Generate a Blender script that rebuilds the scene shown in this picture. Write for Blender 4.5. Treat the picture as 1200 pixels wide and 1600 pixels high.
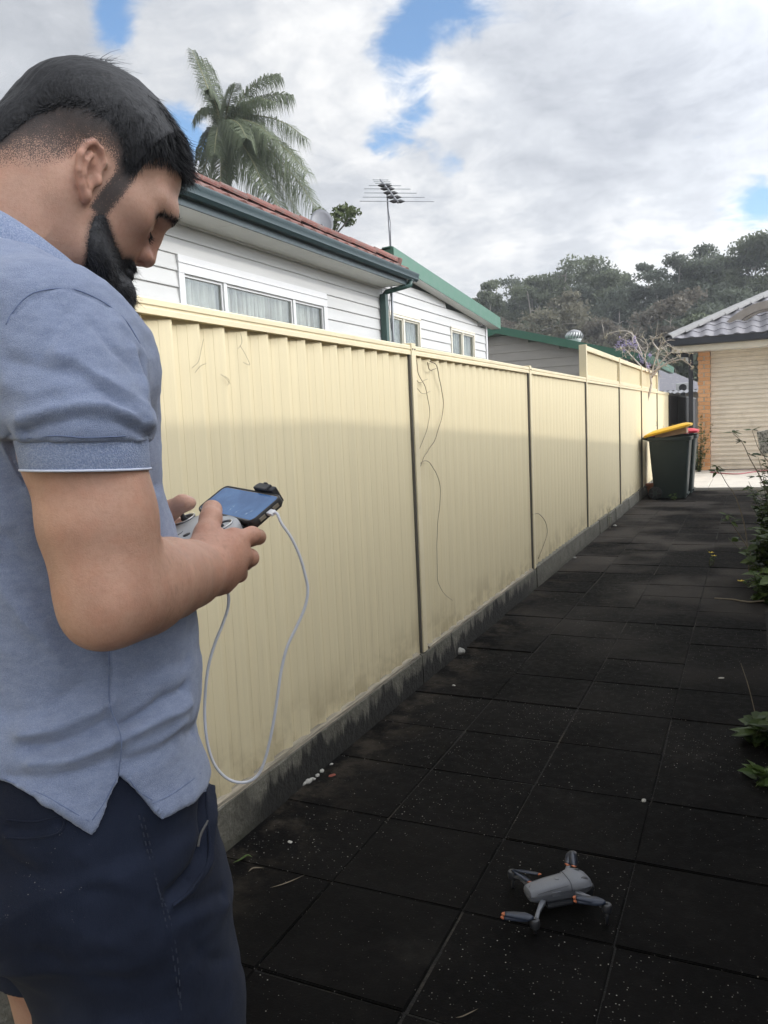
import bpy, bmesh, math, random
import numpy as np
from mathutils import Vector, Matrix, noise as mnoise
for o in list(bpy.data.objects): bpy.data.objects.remove(o)
S = bpy.context.scene
COL = S.collection
R = math.radians
# ------------------------------------------------------------------ camera
YAW, PITCH, ROLL, FPX, CAMH = 0.4340, 0.1098, -0.0464, 1238.5, 1.349
def cam_axes():
    f = Vector((-math.sin(YAW)*math.cos(PITCH), math.cos(YAW)*math.cos(PITCH), -math.sin(PITCH)))
    r = Vector((math.cos(YAW), math.sin(YAW), 0)); u = r.cross(f)
    return f, r*math.cos(ROLL)+u*math.sin(ROLL), -r*math.sin(ROLL)+u*math.cos(ROLL)
CF, CR, CU = cam_axes()
cd = bpy.data.cameras.new('camera'); cam = bpy.data.objects.new('camera', cd); COL.objects.link(cam)
cam.matrix_world = Matrix(((CR.x, CU.x, -CF.x, 0), (CR.y, CU.y, -CF.y, 0), (CR.z, CU.z, -CF.z, CAMH), (0, 0, 0, 1)))
cd.sensor_fit = 'HORIZONTAL'; cd.sensor_width = 36; cd.lens = FPX/1200*36
cd.clip_start = 0.05; cd.clip_end = 3000
S.camera = cam
S.render.resolution_x = 768; S.render.resolution_y = 1024
CAMP = Vector((0, 0, CAMH))
def ray(u, v): return CF+CR*((u-600)/FPX)-CU*((v-800)/FPX)
def at(u, v, Z): return CAMP+ray(u, v)*Z                      # a point seen at (u, v), Z metres deep
def onx(u, v, x): d = ray(u, v); return CAMP+d*(x/d.x)
def ony(u, v, y): d = ray(u, v); return CAMP+d*(y/d.y)
def onz(u, v, z=0.0): d = ray(u, v); return CAMP+d*((z-CAMH)/d.z)
# ------------------------------------------------------------------ light
SUN_EL, SUN_AZ = R(27), R(75)          # azimuth from +Y towards +X
SUND = Vector((math.sin(SUN_AZ)*math.cos(SUN_EL), math.cos(SUN_AZ)*math.cos(SUN_EL), math.sin(SUN_EL)))
sl = bpy.data.lights.new('sun', 'SUN'); sun = bpy.data.objects.new('sun', sl); COL.objects.link(sun)
sl.energy = .80; sl.angle = R(1.3); sl.color = (1, .94, .85)
sun.rotation_euler = SUND.to_track_quat('Z', 'Y').to_euler(); sun.location = (8, 3, 12)
S.view_settings.view_transform = 'Standard'; S.view_settings.look = 'None'
S.view_settings.gamma = 1; S.view_settings.use_curve_mapping = False
S.view_settings.exposure = 0.62
FILL_GLOW = 7.6
W = bpy.data.worlds.new('World'); S.world = W; W.use_nodes = True
def build_sky():
    nt = W.node_tree; N = nt.nodes; L = nt.links; N.clear()
    def nd(t, **k):
        n = N.new(t)
        for a, b in k.items(): setattr(n, a, b)
        return n
    def mth(op, a, b=None, c=None, clamp=False):
        n = nd('ShaderNodeMath', operation=op, use_clamp=clamp)
        for i, q in enumerate((a, b, c)):
            if q is None: continue
            if isinstance(q, (int, float)): n.inputs[i].default_value = q
            else: L.new(q, n.inputs[i])
        return n.outputs[0]
    def vm(op, a, b):
        n = nd('ShaderNodeVectorMath', operation=op)
        for i, q in enumerate((a, b)):
            if isinstance(q, (tuple, Vector)): n.inputs[i].default_value = tuple(q)
            elif isinstance(q, (int, float)): n.inputs[i].default_value = (q, q, q)
            else: L.new(q, n.inputs[i])
        return n
    tc = nd('ShaderNodeTexCoord'); d = vm('NORMALIZE', tc.outputs['Generated'], 0).outputs[0]
    sp = nd('ShaderNodeSeparateXYZ'); L.new(d, sp.inputs[0])
    zz = mth('ADD', mth('MAXIMUM', sp.outputs[2], 0.0), 0.22)
    cb = nd('ShaderNodeCombineXYZ'); L.new(mth('DIVIDE', sp.outputs[0], zz), cb.inputs[0]); L.new(mth('DIVIDE', sp.outputs[1], zz), cb.inputs[1])
    def noise(sc, det, rough, off, dist=0.0):
        a = vm('ADD', cb.outputs[0], off).outputs[0]
        n = nd('ShaderNodeTexNoise'); n.noise_dimensions = '3D'; L.new(a, n.inputs['Vector'])
        n.inputs['Scale'].default_value = sc; n.inputs['Detail'].default_value = det; n.inputs['Roughness'].default_value = rough
        n.inputs['Distortion'].default_value = dist
        return n.outputs[0]
    def blob(u, v, wid):       # soft spot in the sky, wid in degrees
        q = ray(u, v).normalized()
        dp = vm('DOT_PRODUCT', d, q).outputs[1]
        k = 1.0/(1-math.cos(R(wid)))
        return mth('POWER', 2.718, mth('MULTIPLY', mth('SUBTRACT', dp, 1.0), k))
    def total(lst):
        t = None
        for (u, v, w, a) in lst:
            b = mth('MULTIPLY', blob(u, v, w), a); t = b if t is None else mth('ADD', t, b)
        return t
    n1 = noise(1.5, 8, .58, (3.1, 7.7, 1.3), .35)
    n2 = noise(3.4, 7, .6, (11.3, 2.2, 4.0), .5)
    n3 = noise(.9, 5, .55, (5.3, 1.2, 9.0), .3)
    n4 = noise(7.0, 6, .62, (1.0, 8.0, 2.0), .4)
    holes = total([(715, -10, 2.3, .34), (650, 30, 2.2, .30), (615, 90, 1.8, .30), (590, 225, 1.5, .34), (705, 258, 1.6, .30), (640, 200, 1.6, .22), (1165, 325, 2.0, .26), (1200, 316, 1.5, .24),
                   (182, 10, 1.7, .34), (185, 60, 1.2, .22), (300, 228, 1.9, .34), (275, 190, 1.5, .24), (660, 150, 1.3, .20)])
    n5 = noise(13.0, 7, .66, (4.0, 3.0, 7.0), .6)
    cov = mth('ADD', mth('MULTIPLY', n1, .55), mth('MULTIPLY', n4, .55))
    cov = mth('ADD', cov, mth('MULTIPLY', n5, .35))
    cov = mth('ADD', cov, -.47)
    cov = mth('SUBTRACT', cov, holes)
    mr = nd('ShaderNodeMapRange', interpolation_type='SMOOTHSTEP'); L.new(cov, mr.inputs[0])
    mr.inputs[1].default_value = -.17; mr.inputs[2].default_value = .11
    mask = mr.outputs[0]
    grey = total([(1010, 250, 9, .30), (1150, 120, 7, .14), (820, 120, 8, .12), (860, 230, 6, .10), (600, 300, 6, .16), (60, 100, 9, .12), (420, 130, 5, .10)])
    lite = total([(1000, 365, 4, .34), (820, 340, 3.5, .22), (680, 390, 5, .26), (925, 170, 2.2, .16), (570, 120, 5, .20), (480, 60, 6, .16), (700, 120, 3, .18), (1190, 390, 5, .25), (560, 340, 4, .12)])
    b = mth('ADD', mth('MULTIPLY', mth('SUBTRACT', n2, .5), 1.05), mth('MULTIPLY', mth('SUBTRACT', n3, .5), .5))
    b = mth('ADD', b, mth('ADD', mth('MULTIPLY', mth('SUBTRACT', n4, .5), .50), mth('MULTIPLY', mth('SUBTRACT', n5, .5), .35)))
    b = mth('ADD', mth('ADD', b, .55), mth('SUBTRACT', lite, grey), clamp=True)
    cr = nd('ShaderNodeValToRGB'); L.new(b, cr.inputs[0])
    e = cr.color_ramp.elements; e[0].position = .12; e[0].color = (.46, .49, .55, 1); e[1].position = .88; e[1].color = (1.02, 1.02, 1.02, 1)
    m = e.new(.5); m.color = (.67, .70, .75, 1)
    # air towards the horizon
    sky = nd('ShaderNodeTexSky', sky_type='NISHITA'); sky.sun_disc = False; sky.sun_elevation = SUN_EL; sky.sun_rotation = SUN_AZ
    sky.air_density = 1.0; sky.dust_density = .6; sky.ozone_density = 1.6
    hs = nd('ShaderNodeHueSaturation'); hs.inputs['Saturation'].default_value = 1.12; L.new(sky.outputs[0], hs.inputs['Color'])
    bg1 = nd('ShaderNodeBackground'); L.new(hs.outputs[0], bg1.inputs[0]); bg1.inputs[1].default_value = .15
    # cloud brightening added around the unseen sun to fill the shade, fading smoothly
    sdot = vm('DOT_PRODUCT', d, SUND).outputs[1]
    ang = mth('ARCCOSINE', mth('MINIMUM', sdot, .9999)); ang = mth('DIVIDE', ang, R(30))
    glow = mth('MULTIPLY', mth('POWER', 2.718, mth('MULTIPLY', mth('MULTIPLY', ang, ang), -.5)), FILL_GLOW)
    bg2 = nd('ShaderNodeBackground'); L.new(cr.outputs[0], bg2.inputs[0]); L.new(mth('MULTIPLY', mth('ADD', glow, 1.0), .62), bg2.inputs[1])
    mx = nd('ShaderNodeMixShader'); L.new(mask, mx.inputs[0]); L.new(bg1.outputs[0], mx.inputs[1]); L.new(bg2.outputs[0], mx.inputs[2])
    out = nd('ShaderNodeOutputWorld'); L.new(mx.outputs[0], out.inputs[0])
build_sky()
# ------------------------------------------------------------------ helpers
rnd = random.Random(7)
def tag(o, label=None, cat=None, group=None, kind=None):
    if label: o['label'] = label
    if cat: o['category'] = cat
    if group: o['group'] = group
    if kind: o['kind'] = kind
    return o
def empty(name, loc=(0, 0, 0), rz=0.0):
    o = bpy.data.objects.new(name, None); COL.objects.link(o); o.location = loc; o.rotation_euler = (0, 0, rz); o.empty_display_size = .1
    return o
def link(name, me, parent=None, m=None, smooth=False):
    o = bpy.data.objects.new(name, me); COL.objects.link(o)
    if m is not None and not me.materials: me.materials.append(m)
    if parent is not None: o.parent = parent
    if smooth: me.polygons.foreach_set('use_smooth', [True]*len(me.polygons))
    return o
class MB:
    """collects vertices and faces, then becomes one mesh object"""
    def __init__(s): s.v = []; s.f = []; s.mi = []; s.cur = 0
    def add(s, vs, fs):
        o = len(s.v); s.v += [tuple(p) for p in vs]; s.f += [tuple(i+o for i in f) for f in fs]; s.mi += [s.cur]*len(fs); return s
    def box(s, a, b, M=None):
        x0, y0, z0 = a; x1, y1, z1 = b
        vs = [(x0, y0, z0), (x1, y0, z0), (x1, y1, z0), (x0, y1, z0), (x0, y0, z1), (x1, y0, z1), (x1, y1, z1), (x0, y1, z1)]
        if M is not None: vs = [M @ Vector(p) for p in vs]
        return s.add(vs, [(0, 3, 2, 1), (4, 5, 6, 7), (0, 1, 5, 4), (1, 2, 6, 5), (2, 3, 7, 6), (3, 0, 4, 7)])
    def bbox(s, a, b, bev, M=None):        # bevelled box
        bm = bmesh.new(); bmesh.ops.create_cube(bm, size=1)
        for p in bm.verts: p.co = Vector(((a[i]+b[i])/2+p.co[i]*(b[i]-a[i])) for i in range(3))
        bmesh.ops.bevel(bm, geom=list(bm.edges), offset=bev, segments=2, affect='EDGES', profile=.6)
        vs = [(M @ p.co if M is not None else p.co.copy()) for p in bm.verts]; fs = [[w.index for w in f.verts] for f in bm.faces]
        bm.free(); return s.add(vs, fs)
    def tube(s, pts, rad, n=8, caps=True, flat=1.0):
        pts = [Vector(p) for p in pts]; k = len(pts)
        rad = rad if isinstance(rad, (list, tuple)) else [rad]*k
        o = len(s.v); nx = None
        for i, p in enumerate(pts):
            t = (pts[min(i+1, k-1)]-pts[max(i-1, 0)]); t = t.normalized() if t.length > 1e-9 else Vector((0, 0, 1))
            if nx is None:
                a = Vector((0, 0, 1)) if abs(t.z) < .9 else Vector((1, 0, 0)); nx = t.cross(a).normalized()
            else:
                nx = (nx-t*nx.dot(t)); nx = nx.normalized() if nx.length > 1e-6 else t.orthogonal().normalized()
            ny = t.cross(nx)
            for j in range(n):
                a = 2*math.pi*j/n; s.v.append(tuple(p+nx*(rad[i]*math.cos(a))+ny*(rad[i]*flat*math.sin(a))))
        for i in range(k-1):
            for j in range(n):
                a = o+i*n+j; b = o+i*n+(j+1) % n; s.f.append((a, b, b+n, a+n)); s.mi.append(s.cur)
        if caps:
            s.f.append(tuple(o+j for j in reversed(range(n)))); s.f.append(tuple(o+(k-1)*n+j for j in range(n))); s.mi += [s.cur]*2
        return s
    def loft(s, rings, caps=True, closed=True):
        n = len(rings[0]); o = len(s.v)
        for r in rings: s.v += [tuple(p) for p in r]
        for i in range(len(rings)-1):
            for j in range(n if closed else n-1):
                a = o+i*n+j; b = o+i*n+(j+1) % n; s.f.append((a, b, b+n, a+n)); s.mi.append(s.cur)
        if caps and closed:
            s.f.append(tuple(o+j for j in reversed(range(n)))); s.f.append(tuple(o+(len(rings)-1)*n+j for j in range(n))); s.mi += [s.cur]*2
        return s
    def lathe(s, prof, c, axis='z', n=20, M=None):
        rings = []
        for r_, h in prof:
            ring = []
            for j in range(n):
                a = 2*math.pi*j/n; p = Vector((r_*math.cos(a), r_*math.sin(a), h))
                if axis == 'x': p = Vector((p.z, p.x, p.y))
                if axis == 'y': p = Vector((p.y, p.z, p.x))
                p = p+Vector(c); ring.append(M @ p if M is not None else p)
            rings.append(ring)
        return s.loft(rings)
    def mesh(s, name, mats=()):
        me = bpy.data.meshes.new(name); me.from_pydata(s.v, [], s.f); me.update()
        for m in mats: me.materials.append(m)
        if len(mats) > 1: me.polygons.foreach_set('material_index', s.mi)
        bm = bmesh.new(); bm.from_mesh(me); bmesh.ops.recalc_face_normals(bm, faces=bm.faces); bm.to_mesh(me); bm.free()
        return me
    def build(s, name, m, parent=None, smooth=False):
        me = s.mesh(name, m if isinstance(m, (list, tuple)) else [m])
        o = link(name, me, parent)
        if smooth:
            me.polygons.foreach_set('use_smooth', [True]*len(me.polygons))
            if smooth != True: me.set_sharp_from_angle(angle=R(smooth))
        return o
def spline(pts, n=8):
    """Catmull-Rom through points"""
    P = [Vector(p) for p in pts]; P = [P[0]*2-P[1]]+P+[P[-1]*2-P[-2]]; out = []
    for i in range(1, len(P)-2):
        for k in range(n):
            t = k/n; a, b, c, d = P[i-1:i+3]
            out.append(((b*2)+(c-a)*t+(a*2-b*5+c*4-d)*t*t+(b*3-a-c*3+d)*t**3)*.5)
    out.append(P[-2]); return out
# ------------------------------------------------------------------ materials
def lin(r, g, b):
    f = lambda c: (c/255/12.92 if c/255 <= .04045 else ((c/255+.055)/1.055)**2.4)
    return (f(r), f(g), f(b))
class NT:
    def __init__(s, name):
        s.m = bpy.data.materials.new(name); s.m.use_nodes = True; s.nt = s.m.node_tree; s.N = s.nt.nodes; s.L = s.nt.links
        s.b = s.N['Principled BSDF']; s.g = s.N.new('ShaderNodeNewGeometry'); s.pos = s.g.outputs['Position']
    def n(s, t, **k):
        q = s.N.new(t)
        for a, b in k.items(): setattr(q, a, b)
        return q
    def put(s, sock, val):
        if isinstance(val, bpy.types.NodeSocket): s.L.new(val, sock)
        elif isinstance(val, (tuple, list)) and len(val) == 3 and sock.type == 'RGBA': sock.default_value = (*val, 1)
        else: sock.default_value = val
    def set(s, **k):
        for a, v in k.items(): s.put(s.b.inputs[a.replace('_', ' ')], v)
        return s
    def math(s, op, a, b=0.0, clamp=False):
        q = s.n('ShaderNodeMath', operation=op, use_clamp=clamp); s.put(q.inputs[0], a); s.put(q.inputs[1], b); return q.outputs[0]
    def scale(s, v, sc):
        q = s.n('ShaderNodeVectorMath', operation='MULTIPLY'); s.put(q.inputs[0], v); q.inputs[1].default_value = sc if isinstance(sc, tuple) else (sc,)*3; return q.outputs[0]
    def noise(s, scale, detail=4, rough=.55, vec=None, dist=0.0):
        q = s.n('ShaderNodeTexNoise'); s.put(q.inputs['Vector'], vec if vec is not None else s.pos)
        q.inputs['Scale'].default_value = scale; q.inputs['Detail'].default_value = detail; q.inputs['Roughness'].default_value = rough; q.inputs['Distortion'].default_value = dist
        return q.outputs[0]
    def voro(s, scale, vec=None, feature='F1', out=0):
        q = s.n('ShaderNodeTexVoronoi', feature=feature); s.put(q.inputs['Vector'], vec if vec is not None else s.pos); q.inputs['Scale'].default_value = scale; return q.outputs[out]
    def ramp(s, f, lo, hi, a=0.0, b=1.0, smooth=True):
        q = s.n('ShaderNodeMapRange', interpolation_type='SMOOTHSTEP' if smooth else 'LINEAR'); s.put(q.inputs[0], f)
        q.inputs[1].default_value = lo; q.inputs[2].default_value = hi; q.inputs[3].default_value = a; q.inputs[4].default_value = b; return q.outputs[0]
    def mix(s, f, a, b, mode='MIX'):
        q = s.n('ShaderNodeMix', data_type='RGBA', blend_type=mode); s.put(q.inputs[0], f); s.put(q.inputs[6], a); s.put(q.inputs[7], b); return q.outputs[2]
    def bump(s, h, strength=.3, dist=.01):
        q = s.n('ShaderNodeBump'); s.put(q.inputs['Height'], h); q.inputs['Strength'].default_value = strength; q.inputs['Distance'].default_value = dist
        s.L.new(q.outputs[0], s.b.inputs['Normal']); return s
    def obj(s): return s.n('ShaderNodeTexCoord').outputs['Object']
    def rand(s): return s.n('ShaderNodeObjectInfo').outputs['Random']
    def island(s): return s.g.outputs['Random Per Island']
    def xyz(s, v=None):
        q = s.n('ShaderNodeSeparateXYZ'); s.put(q.inputs[0], v if v is not None else s.pos); return q.outputs
def mul(c, k): return tuple(x*k for x in c)
def M(name, col, rough=.6, var=.12, vs=6.0, bump=0.0, bs=80.0, metal=0.0, spec=.5, rv=0.0, dirt=None):
    t = NT(name); n = t.noise(vs, 5)
    c = t.mix(t.ramp(n, .25, .75), mul(col, 1-var), mul(col, 1+var))
    if rv: c = t.mix(t.rand(), c, t.mix(1.0, c, (1-rv, 1-rv, 1-rv), 'MULTIPLY'))
    if dirt is not None:
        d = t.ramp(t.noise(dirt[1], 6, .65), dirt[2], dirt[2]+.22); c = t.mix(t.math('MULTIPLY', d, dirt[3]), c, dirt[0])
    t.set(Base_Color=c, Roughness=t.ramp(n, .2, .8, rough-.06, min(1, rough+.06)), Metallic=metal, Specular_IOR_Level=spec)
    if bump: t.bump(t.noise(bs, 4), bump, .004)
    return t.m
# ================================================================== SETTING
FX = -1.572; SP = 2.365; FY0 = 3.752
def make_paver_mat():
    t = NT('dark_paver'); n = t.noise(3.2, 6, .62); n2 = t.noise(26, 5, .6)
    c = t.mix(t.ramp(n, .3, .72), (.0028, .0027, .0027), (.0075, .0070, .0068))
    c = t.mix(t.ramp(n2, .52, .8), c, (.011, .0102, .0096))
    c = t.mix(t.ramp(t.rand(), 0, 1, 0, .45, False), c, (.006, .0058, .0058))
    ye = t.xyz()[1]; far_pale = t.math('MULTIPLY', t.ramp(t.noise(1.1, 4), .42, .62), t.ramp(ye, 2.6, 8.5, .04, .9))  # pale patches grow with distance: a near-to-far tone gradient put in the colour
    c = t.mix(far_pale, c, t.mix(t.ramp(n2, .3, .7), (.036, .032, .029), (.072, .065, .059)))
    xe = t.xyz()[0]; dst = t.math('MULTIPLY', t.ramp(xe, -1.5, -1.2, 1, 0), t.ramp(t.noise(6, 5, .7), .42, .66)); c = t.mix(t.math('MULTIPLY', dst, .75), c, (.045, .038, .030))
    st2 = t.math('MULTIPLY', t.ramp(t.noise(2.1, 6, .7), .55, .70), .55); c = t.mix(st2, c, (.020, .0185, .017))
    # pale grit showing in the surface
    vd = t.voro(110); vc = t.n('ShaderNodeTexVoronoi'); t.put(vc.inputs['Vector'], t.pos); vc.inputs['Scale'].default_value = 110
    bw = t.n('ShaderNodeSeparateColor'); t.L.new(vc.outputs['Color'], bw.inputs[0])
    sp = t.math('MULTIPLY', t.ramp(t.math('SUBTRACT', vd, t.math('MULTIPLY', bw.outputs[2], .12)), .02, .12, 1, 0), t.ramp(bw.outputs[0], .58, .62))
    sp = t.math('MULTIPLY', sp, t.ramp(t.noise(5, 3), .22, .5))
    c = t.mix(sp, c, t.mix(t.math('POWER', bw.outputs[1], 2.5), (.05, .048, .044), (.50, .48, .44)))
    t.set(Base_Color=c, Roughness=t.ramp(n2, .3, .7, .62, .82), Specular_IOR_Level=.035)
    t.bump(t.math('ADD', t.noise(140, 5, .7), t.math('MULTIPLY', n2, .5)), .5, .004); return t.m
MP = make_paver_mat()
t = NT('joint_dirt'); n = t.math('MULTIPLY', t.noise(45, 6, .75), t.ramp(t.noise(3.5, 4, .6), .38, .66, .35, 1.25))
t.set(Base_Color=t.mix(t.ramp(n, .35, .7), (.004, .0036, .003), (.036, .031, .023)), Roughness=.95); t.bump(t.noise(90, 5), .8, .01); MJ = t.m
t = NT('yard_ground'); n = t.noise(.8, 7, .6)
t.set(Base_Color=t.mix(t.ramp(n, .35, .65), (.035, .05, .016), (.09, .075, .045)), Roughness=.95); t.bump(t.noise(14, 6), .6, .03); MG = t.m
t = NT('bed_soil'); t.set(Base_Color=t.mix(t.noise(18, 6), (.012, .010, .008), (.05, .042, .032)), Roughness=.95); t.bump(t.noise(40, 6), 1, .02); MSOIL = t.m
g = MB().add([(-900, -900, -.07), (900, -900, -.07), (900, 900, -.07), (-900, 900, -.07)], [(0, 1, 2, 3)]).build('ground', MG); tag(g, 'bare weedy yard ground around the houses', 'ground', kind='structure')
PV = .4093; X0 = -1.5345; YA = 2.759
path = MB().box((X0-.03, YA-12*PV-.02, -.065), (X0+4*PV+.02, YA+28*PV+.0, -.0045)).build('path', MJ); tag(path, 'narrow path of black weathered pavers beside the cream fence', 'path', kind='structure')
pv_meshes = []
for k in range(6):
    bm = bmesh.new(); bmesh.ops.create_cube(bm, size=1)
    for v in bm.verts: v.co = Vector((v.co.x*.4058+rnd.uniform(-.0014, .0014), v.co.y*.4058+rnd.uniform(-.0014, .0014), v.co.z*.045-.0225))
    bmesh.ops.bevel(bm, geom=[e for e in bm.edges], offset=.003, segments=2, affect='EDGES')
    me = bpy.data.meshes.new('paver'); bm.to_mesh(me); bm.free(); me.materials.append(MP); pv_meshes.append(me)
for j in range(-12, 28):
    for i in range(4):
        o = link('paver', rnd.choice(pv_meshes), path)
        o.location = (X0+(i+.5)*PV+rnd.uniform(-.002, .002), YA+(j+.5)*PV+rnd.uniform(-.002, .002), rnd.uniform(-.0025, .0025))
        o.rotation_euler = (rnd.gauss(0, .004), rnd.gauss(0, .004), rnd.choice((0, math.pi/2, math.pi))+rnd.gauss(0, .003))
bed = MB()
N_ = 40
for i in range(N_+1):
    for j in range(9):
        y = -2.2+i*16/N_; x = X0+4*PV+.022+j*.11
        bed.v.append((x, y, -.03+.035*mnoise.noise(Vector((x*4, y*4, 1)))+.012*j))
for i in range(N_):
    for j in range(8): bed.f.append((i*9+j, i*9+j+1, i*9+j+10, i*9+j+9)); bed.mi.append(0)
bo = bed.build('garden_bed', MSOIL, smooth=True); tag(bo, 'dark soil strip along the right edge of the path', 'soil', kind='structure')
# ---- concrete slab in front of the garage
MSLAB = M('pale_concrete', (.62, .58, .52), .8, .08, 3, .2, 60, dirt=((.25, .22, .18), 4, .55, .5))
slab = MB().box((-1.34, 14.26, -.068), (3.2, 18.62, .0)).build('concrete_slab', MSLAB); tag(slab, 'pale concrete slab in front of the garage roller door', 'slab', kind='structure')
for (a, b) in ((-1.34, -.62), (-.612, .18), (.188, 1.0), (1.008, 3.2)):
    MB().bbox((a, 14.25, .003), (b, 18.34, .055), .006).build('slab_panel', MSLAB, slab)
# ================================================================== CREAM FENCE
def fence_mat(name, c0, dark):
    t = NT(name); xyz = t.xyz(); st = t.scale(t.pos, (1, 22, .5)); n = t.noise(2.2, 5, .6, st); n2 = t.noise(5, 6, .65)
    c = t.mix(t.ramp(n, .3, .75), mul(c0, .97), mul(c0, 1.03))
    streak = t.math('MULTIPLY', t.ramp(t.noise(3, 5, .65, t.scale(t.pos, (1, 30, .7))), .58, .78), t.ramp(xyz[2], .25, .85, .55, .12))
    c = t.mix(streak, c, dark)
    low = t.math('MULTIPLY', t.ramp(xyz[2], .16, .42, 1, 0), t.ramp(n2, .4, .62)); c = t.mix(t.math('MULTIPLY', low, .45), c, mul(dark, .7))
    sp = t.ramp(t.voro(26), .035, .06, 1, 0); sp = t.math('MULTIPLY', sp, t.ramp(t.noise(7, 2), .58, .66)); c = t.mix(t.math('MULTIPLY', sp, .7), c, (.12, .09, .05))
    t.set(Base_Color=c, Roughness=.5, Specular_IOR_Level=.35); t.bump(t.noise(8, 3), .08, .01); return t.m
CREAM = (.735, .64, .425)
MF = fence_mat('cream_steel', CREAM, (.42, .33, .18)); MFR = M('cream_rail', (.735, .64, .435), .45, .05, 4, dirt=((.40, .32, .2), 7, .56, .35))
MCH = M('post_channel_shade', (.085, .08, .07), .6)  # near side of each post: its shade is put into this dark colour
RIB = .13
def sheet_mesh(name, z0, z1, ribs, m):
    prof = [(0, 0), (.040, .0070), (.0405, .0078), (.078, .0155), (.0785, .0163), (.118, .0258), (.1275, .0258), (.1295, .0)]
    mb = MB(); ys = []
    for k in range(ribs):
        for (y, x) in prof: ys.append((k*RIB+y, x))
    for off in (0, -.0016):
        o = len(mb.v)
        for (y, x) in ys: mb.v.append((x+off, y, z0)); mb.v.append((x+off, y, z1))
        for i in range(len(ys)-1): mb.f.append((o+2*i, o+2*i+2, o+2*i+3, o+2*i+1)); mb.mi.append(0)
    return mb.mesh(name, [m])
def fence_run(root, ks, zb, zt, m, mr, lattice=(), last=True, mch=None):
    shm = sheet_mesh('sheet', zb-.01, zt-.02, 6, m)
    rail = MB()
    prof = [(-.034, zt-.046), (.034, zt-.046), (.034, zt-.030), (.030, zt-.027), (.030, zt-.022), (.034, zt-.019), (.034, zt-.004), (.030, zt), (-.030, zt), (-.034, zt-.004)]
    rail.loft([[(x, .028, z) for (x, z) in prof], [(x, SP-.028, z) for (x, z) in prof]]); rme = rail.mesh('top_rail', [mr])
    low = MB(); low.box((-.03, .028, zb-.002), (.03, SP-.028, zb+.03)); lme = low.mesh('bottom_rail', [mr])
    for k in ks:
        y = FY0+k*SP
        for q in range(3):
            o = link('sheet', shm, root); o.location = (FX-.004+rnd.uniform(-.001, .001), y+.012+q*.78, 0)
        o = link('top_rail', rme, root); o.location = (FX, y, 0)
        o = link('bottom_rail', lme, root); o.location = (FX-.036, y, 0)
        if k in lattice:
            lm = MB(); z0, z1 = zt+.02, zt+.285; y0, y1 = .03, SP-.03
            for sgn, xo in ((1, .003), (-1, -.003)):
                for a in range(-8, 60):
                    ya = y0+a*.052; yb = ya+sgn*(z1-z0)
                    pa = [ya, z0]; pb = [yb, z1]
                    if sgn > 0:
                        if pa[0] < y0: pa = [y0, z0+(y0-ya)]
                        if pb[0] > y1: pb = [y1, z1-(yb-y1)]
                    else:
                        if pa[0] > y1: pa = [y1, z0+(ya-y1)]
                        if pb[0] < y0: pb = [y0, z1-(y0-yb)]
                    if pb[1]-pa[1] < .015 or not (y0-1e-6 <= pa[0] <= y1+1e-6 and y0-1e-6 <= pb[0] <= y1+1e-6): continue
                    w = .0115
                    lm.loft([[(xo-.0028, pa[0]-w, pa[1]), (xo+.0028, pa[0]-w, pa[1]), (xo+.0028, pa[0]+w, pa[1]), (xo-.0028, pa[0]+w, pa[1])],
                             [(xo-.0028, pb[0]-w, pb[1]), (xo+.0028, pb[0]-w, pb[1]), (xo+.0028, pb[0]+w, pb[1]), (xo-.0028, pb[0]+w, pb[1])]])
            o = lm.build('lattice', m, root); o.location = (FX, y, 0)
            o = MB().bbox((-.03, .026, zt+.28), (.03, SP-.026, zt+.333), .004).build('lattice_rail', mr, root); o.location = (FX, y, 0)
            o = MB().bbox((-.026, .026, zt+.002), (.026, SP-.026, zt+.03), .004).build('lattice_rail', mr, root); o.location = (FX, y, 0)
    for k in list(ks)+([ks[-1]+1] if last else []):
        h = zt+.34 if (k in lattice or k-1 in lattice) else zt+.012
        mb = MB(); mb.bbox((-.036, -.0255, zb-.005), (.0385, .0295, h), .003)
        o = mb.build('post', mr, root); o.location = (FX, FY0+k*SP, 0)
        mb = MB(); mb.box((-.020, -.0385, zb-.004), (.031, -.0256, min(h, zt+.005)-.05)); c = mb.build('channel', mch or MCH, o)
        if k in (0, 1): 
            sc = MB()
            for dy in (-.012, .014): sc.lathe([(.0, .0), (.0045, .0), (.0045, .003), (.0, .0035)], (.0385, dy, zt-.018), 'x', 8)
            sc.build('screw', MCH, o)
fence = empty('fence', (0, 0, 0)); tag(fence, 'long cream ribbed steel fence with posts and lattice at its far end', 'fence')
fence_run(fence, list(range(-3, 6)), .164, 1.736, MF, MFR, lattice=(2, 3, 4))
MGF = fence_mat('grey_shade_steel', (.055, .050, .048), (.03, .028, .025)); MGR = M('grey_shade_rail', (.10, .095, .085), .5)  # the garage's shade is put into the dark grey of these panels and rails
fence2 = empty('fence', (0, 0, 0)); tag(fence2, 'steel fence continuing past the cream fence, garage shade put into its dark grey', 'fence')
fence_run(fence2, [6, 7, 8, 9], .164, 1.736, MGF, MGR)
bpy.context.view_layer.update()
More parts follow.
